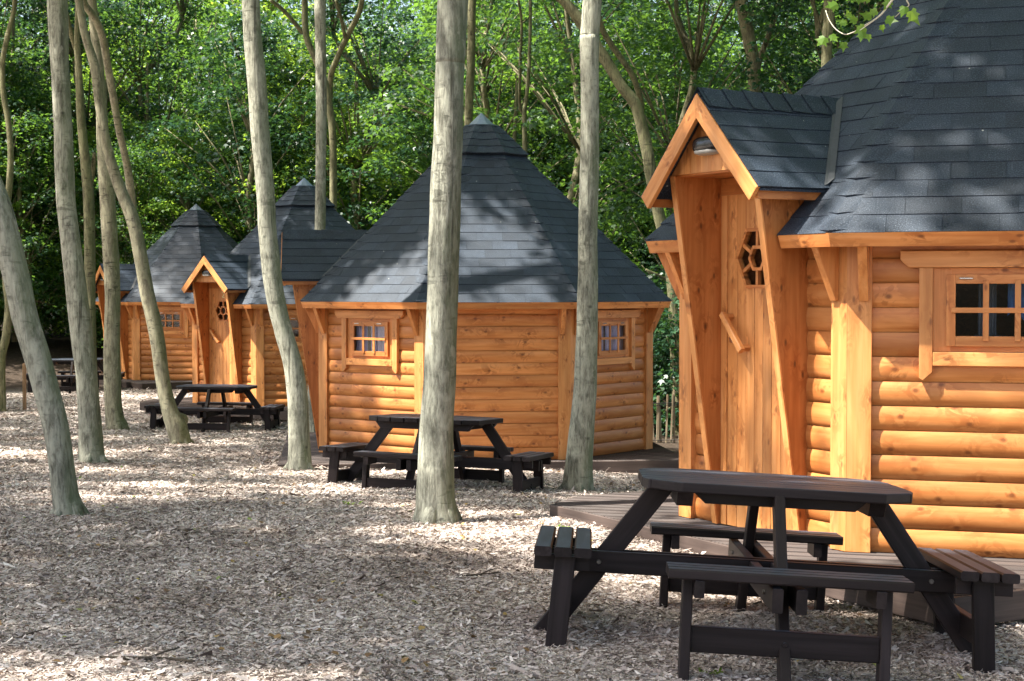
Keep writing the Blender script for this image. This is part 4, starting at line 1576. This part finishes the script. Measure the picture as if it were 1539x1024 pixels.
def woodland(v, x, y, s, rz, mat, label, cat, group, name='woodland_tree', mats=None):
    t = empty(name, (x, y, gz(x, y) - .05), rz)
    t.scale = (s, s, s)
    a = obj('trunk', VAR[v][0], M['bark_far'], t)
    b = obj('crown', VAR[v][1], M['leaf'], t)
    if mat != 'leaf':
        b.material_slots[0].link = 'OBJECT'
        b.material_slots[0].material = M[mat]
    tag(t, label, cat, group)
    return t


WL = 'leafy green woodland tree standing in the thicket behind the cabins'
WG = 'trees of the wood behind the cabins'
rows = [(43.5, -17, 13.5, 2.5), (48.5, -19, 15, 2.5), (54, -22, 17, 2.7), (61, -24, 19, 3.0)]
for y, x0, x1, st in rows:
    x = x0 + wg.uniform(0, 1.5)
    while x < x1:
        v = wg.choice((0, 1, 2, 3))
        yy = y + wg.uniform(-1.8, 1.8)
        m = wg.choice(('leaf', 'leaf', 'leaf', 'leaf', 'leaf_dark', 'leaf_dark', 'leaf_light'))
        woodland(v, x, yy, wg.uniform(.9, 1.15), wg.uniform(0, 6.28), m, WL, 'tree', WG)
        x += st * wg.uniform(.75, 1.25)
# nearer trees behind the first two cabins
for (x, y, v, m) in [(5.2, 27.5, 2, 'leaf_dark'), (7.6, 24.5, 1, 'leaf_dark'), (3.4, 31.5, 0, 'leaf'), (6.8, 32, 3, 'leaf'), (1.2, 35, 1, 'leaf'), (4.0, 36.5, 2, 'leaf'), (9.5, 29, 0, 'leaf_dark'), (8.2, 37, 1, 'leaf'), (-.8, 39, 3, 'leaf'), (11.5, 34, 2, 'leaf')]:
    woodland(v, x, y, .95, wg.uniform(0, 6.28), m, 'leafy tree growing close behind the nearest two cabins', 'tree', 'trees close behind the cabins')
for (x, y) in [(-15.5, 36), (-16.5, 41), (-13.2, 42), (-14.6, 31)]:
    woodland(wg.choice((0, 2)), x, y, .95, wg.uniform(0, 6.28), 'leaf', 'leafy tree on the bank beyond the farthest picnic table', 'tree', 'trees on the bank')
for k in range(13):
    woodland(2, -17.5 + k * 1.05 + wg.uniform(-.4, .4), 42.5 + wg.uniform(-1.2, 2.5), wg.uniform(.6, .95), wg.uniform(0, 6.28), ('leaf_light', 'leaf', 'leaf')[k % 3], WL, 'tree', WG)
for k in range(16):
    woodland(2, -7 + k * 1.2 + wg.uniform(-.4, .4), 46 + wg.uniform(-1.2, 1.5), wg.uniform(.7, 1.0), wg.uniform(0, 6.28), ('leaf', 'leaf', 'leaf_light', 'leaf_dark')[k % 4], WL, 'tree', WG)
# undergrowth
BL = 'low leafy bush filling the foot of the wood'
x = -16.5
while x < 11:
    woodland(wg.choice((4, 5)), x, 45 + wg.uniform(-2.2, 2.5) , wg.uniform(.85, 1.25), wg.uniform(0, 6.28), wg.choice(('leaf', 'leaf_dark', 'leaf_light', 'leaf')), BL, 'bush', 'bushes along the edge of the wood', 'bush')
    x += wg.uniform(.9, 1.7)
for (x, y, s) in [(1.9, 27.2, .75), (2.9, 26.4, .8), (3.9, 25.8, .8), (5.2, 25, .9), (2.2, 30, 1), (-1.9, 31.5, .9), (.3, 30.5, .9), (-4.2, 41.5, 1), (-2.2, 36.5, 1)]:
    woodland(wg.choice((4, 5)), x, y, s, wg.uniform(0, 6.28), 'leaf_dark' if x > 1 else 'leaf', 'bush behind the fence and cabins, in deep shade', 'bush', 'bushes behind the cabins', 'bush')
# the depth of the wood, one unbroken mass
g = np.random.default_rng(5)
nfar = 2600
fc = np.stack([g.uniform(-38, 34, nfar), g.uniform(68, 80, nfar), 17 * g.random(nfar) + .3, g.uniform(.7, 1.5, nfar)], -1)
fo = obj('far_wood', leaves_mesh('far_wood', fc, 80, .19, seed=8, flat=.5), M['leaf'])
tag(fo, 'depth of the wood seen as one mass between the trunks', 'wood', kind='stuff')


# ------------------------------------------------------------------ leafy branch over the nearest roof
def big_branch():
    Y = 8.6
    t = empty('leafy_branch', at(1330, -120, Y))
    b = t.location.copy()
    mb = MB()
    stem = [(1400, -150, 6), (1372, -60, 5), (1350, 0, 4), (1338, 18, 3.2), (1322, 38, 2.6), (1300, 52, 2), (1284, 62, 1.6)]
    tw = [[(1358, -20, 3), (1362, 12, 2.4), (1366, 22, 1.8), (1358, 28, 1.4), (1345, 40, 1.2)], [(1350, 0, 2), (1318, 5, 1.8), (1296, 12, 1.4)], [(1322, 38, 1.5), (1312, 46, 1.2), (1292, 60, 1)], [(1284, 62, 1.6), (1270, 66, 1.6), (1256, 58, 1.6), (1246, 44, 1.5), (1241, 30, 1.5)]]
    for tr in [stem] + tw:
        p, r = smooth_path([at(x, y - 14, Y + .02 * k) - b for k, (x, y, w) in enumerate(tr)], [w / 2 / FPX * Y for x, y, w in tr], 4)
        mb.tube(p, r, 7)
    obj('stem', mb.mesh('stem', True), M['pale_twig'], t)
    L = [(1360, 24, 16, -110), (1370, 30, 22, -60), (1337, 15, 15, -120), (1332, 42, 16, -20), (1310, 38, 17, 170), (1318, 30, 14, 200), (1300, 55, 17, -150), (1296, 62, 14, -100), (1288, 46, 15, 150), (1272, 48, 13, 170), (1278, 40, 11, 120), (1268, 78, 13, -90), (1308, 12, 17, 160), (1296, 10, 15, 200), (1318, 4, 16, 120), (1258, 20, 18, 200), (1262, 10, 14, 160), (1240, 70, 18, -130), (1250, 66, 14, -60), (1338, 4, 13, 80), (1326, 52, 10, -80), (1306, 66, 10, -90), (1282, 8, 14, 150), (1342, -14, 16, 100), (1322, -18, 16, 150)]
    g = random.Random(4)
    V, F = [], []
    pts = [(0, 0), (-.22, -.06), (-.42, .14), (-.30, .26), (-.52, .52), (-.30, .50), (-.16, .62), (0, 1.0), (.16, .62), (.30, .50), (.52, .52), (.30, .26), (.42, .14), (.22, -.06)]
    for x, y, s, ang in L:
        o = at(x, y - 14, Y + g.uniform(-.05, .1)) - b
        sz = s / FPX * Y * 1.2
        a = R(ang)
        tl = g.uniform(-.5, .5)
        ax = Vector((math.cos(a), g.uniform(-.4, .4), math.sin(a))).normalized()
        bx = ax.cross(Vector((g.uniform(-.3, .3), -1, .35 + tl * .5))).normalized()
        cx = ax.cross(bx)
        k = len(V)
        for px, py in pts:
            V.append(o + ax * (py * sz) + bx * (px * sz) + cx * ((abs(px) * .3 - .15 * py * py) * sz))
        F.append(tuple(range(k, k + len(pts))))
    me = bpy.data.meshes.new('leaves')
    me.from_pydata(V, [], F)
    obj('leaves', me, M['leaf_light'], t)
    tag(t, 'bright green leafy branch hanging over the nearest cabin\'s roof slope', 'branch')


big_branch()

# ------------------------------------------------------------------ paling fence, stake, twigs, weeds
fe = empty('paling_fence', (1.4, 24.4, gz(1.4, 24.4)))
fb = fe.location.copy()
k = 0
x = 1.45
fg = random.Random(21)
while x < 5.2:
    yy = 24.4 + (x - 1.4) * .12
    zg = -.86
    h = fg.uniform(.85, 1.0)
    ln = fg.uniform(-.06, .09)
    p = MB()
    p.beam(Vector((x, yy, zg)) - fb, Vector((x + ln, yy + fg.uniform(-.02, .02), zg + h)) - fb, (1, 0, 0), fg.uniform(.022, .04), .02, .003)
    p.build('pale', M['pale_wood'], fe)
    x += fg.uniform(.05, .08)
wr = MB()
for zz in (-.62, -.10, -.07):
    wr.tube([Vector((1.4, 24.38, zz)) - fb, Vector((3.2, 24.6, zz + .012)) - fb, Vector((5.2, 24.83, zz)) - fb], [.006] * 3, 5)
wr.build('wire', M['wire'], fe)
tag(fe, 'rustic fence of thin split pales wired together between the two nearest cabins', 'fence')

sp = on_ground(37, 617)
st = MB()
st.ext([(-.028, -.2), (.028, -.2), (.028, .86), (.0, .885), (-.028, .86)], (0, -.028, 0), (1, 0, 0), (0, 0, 1), (0, 1, 0), .056, 1)
so = st.build('stake', M['stake_wood'], None, bevel=.003)
so.location = (sp.x, sp.y, gz(sp.x, sp.y))
tag(so, 'short square wooden stake standing by the farthest picnic table', 'stake')

TW = [([(150, 992), (200, 994), (245, 994), (292, 1000)], 5.5, 'long dark stick lying across the near edge of the chips'),
      ([(0, 962), (25, 964), (50, 965)], 4.5, 'dark stick poking in at the photo\'s edge'),
      ([(383, 863), (410, 866), (437, 870)], 3, 'thin stick lying in the open middle of the chips'),
      ([(690, 869), (720, 867), (752, 864)], 3, 'thin twig lying on chips before the front table\'s bench'),
      ([(270, 735), (290, 739), (312, 744)], 3, 'small dark twig lying between the leaning trunk and the bent trunk')]
for pts, w, lb in TW:
    P = [on_ground(x, y) for x, y in pts]
    base = P[0].copy()
    mb = MB()
    r = w / 2 / FPX * base.y * 1.15
    q, rr = smooth_path([p - base + Vector((0, 0, .012)) for p in P], [r * (.6 + .5 * (j % 2)) for j in range(len(P))], 4)
    mb.tube(q, rr, 7, True, .1, w)
    m = len(q) // 2
    mb.tube([q[m], q[m] + Vector((.06, .03, .02)), q[m] + Vector((.11, .08, .025))], [r * .6, r * .5, r * .3], 5)
    o = mb.build('stick', M['twig'], None, True)
    o.location = base
    tag(o, lb, 'stick', 'sticks fallen on the chips')

WD = [(115, 722, 'small green weed tuft in front of the thick straight trunk'), (525, 760, 'green weed sprouting near the thickest trunk\'s foot'), (1075, 1016, 'green leaf sprig lying under the front table\'s near bench'),
      (845, 795, 'tiny weed by the front table\'s left bench'), (1330, 905, 'small weed under the front table')]
for j, (x, y, lb) in enumerate(WD):
    p = on_ground(x, min(y, 1020))
    g = np.random.default_rng(j)
    nl = 14
    s = .035 if y > 780 else .045
    V = []
    for q in range(nl):
        a = g.uniform(0, 6.28)
        ln, up = s * g.uniform(.6, 1.4), g.uniform(.1, .9)
        d = Vector((math.cos(a), math.sin(a), 0))
        w = Vector((-d.y, d.x, 0)) * s * .18
        b0 = Vector((g.normal(0, s * .7), g.normal(0, s * .5), .006))
        V += [b0, b0 + d * ln * .5 + w + Vector((0, 0, ln * up * .6)), b0 + d * ln + Vector((0, 0, ln * up * .7)), b0 + d * ln * .5 - w + Vector((0, 0, ln * up * .6))]
    o = obj('weed', np_mesh('weed', np.array([tuple(v) for v in V]), np.arange(4 * nl).reshape(nl, 4)), M['leaf_light'])
    o.location = p
    tag(o, lb, 'weed', 'weeds in the chips')

# ------------------------------------------------------------------ light, sky, camera
w = bpy.data.worlds.new('World')
sc.world = w
w.use_nodes = True
nt = w.node_tree
bg = nt.nodes['Background']
sky = nt.nodes.new('ShaderNodeTexSky')
sky.sky_type = 'NISHITA'
sky.sun_disc = False
sky.sun_elevation = R(59.5)
sky.sun_rotation = math.atan2(SUN.x, SUN.y)
sky.air_density = 1.0
sky.dust_density = 4.0
sky.ozone_density = .5
nt.links.new(sky.outputs[0], bg.inputs[0])
bg.inputs[1].default_value = .098
sl = bpy.data.lights.new('sun', 'SUN')
sl.energy = 5.0
sl.angle = R(.75)
sl.color = (1, .95, .86)
so = bpy.data.objects.new('sun', sl)
so.rotation_euler = (-SUN).to_track_quat('-Z', 'Y').to_euler()
so.location = (-20, -10, 30)
col.objects.link(so)

cd = bpy.data.cameras.new('camera')
cd.sensor_width = 36
cd.lens = FPX / 1539 * 36
cd.clip_end = 400
co = bpy.data.objects.new('camera', cd)
co.location = (0, 0, HC)
co.rotation_euler = (PI / 2 + PITCH, 0, 0)
col.objects.link(co)
sc.camera = co
sc.view_settings.view_transform = 'Standard'
sc.view_settings.look = 'None'
sc.view_settings.exposure = 1.98
sc.view_settings.gamma = 1
sc.render.engine = 'CYCLES'
sc.cycles.use_denoising = True
sc.cycles.max_bounces = 8
sc.cycles.diffuse_bounces = 4
sc.cycles.transparent_max_bounces = 8
sc.cycles.caustics_reflective = False
sc.cycles.caustics_refractive = False
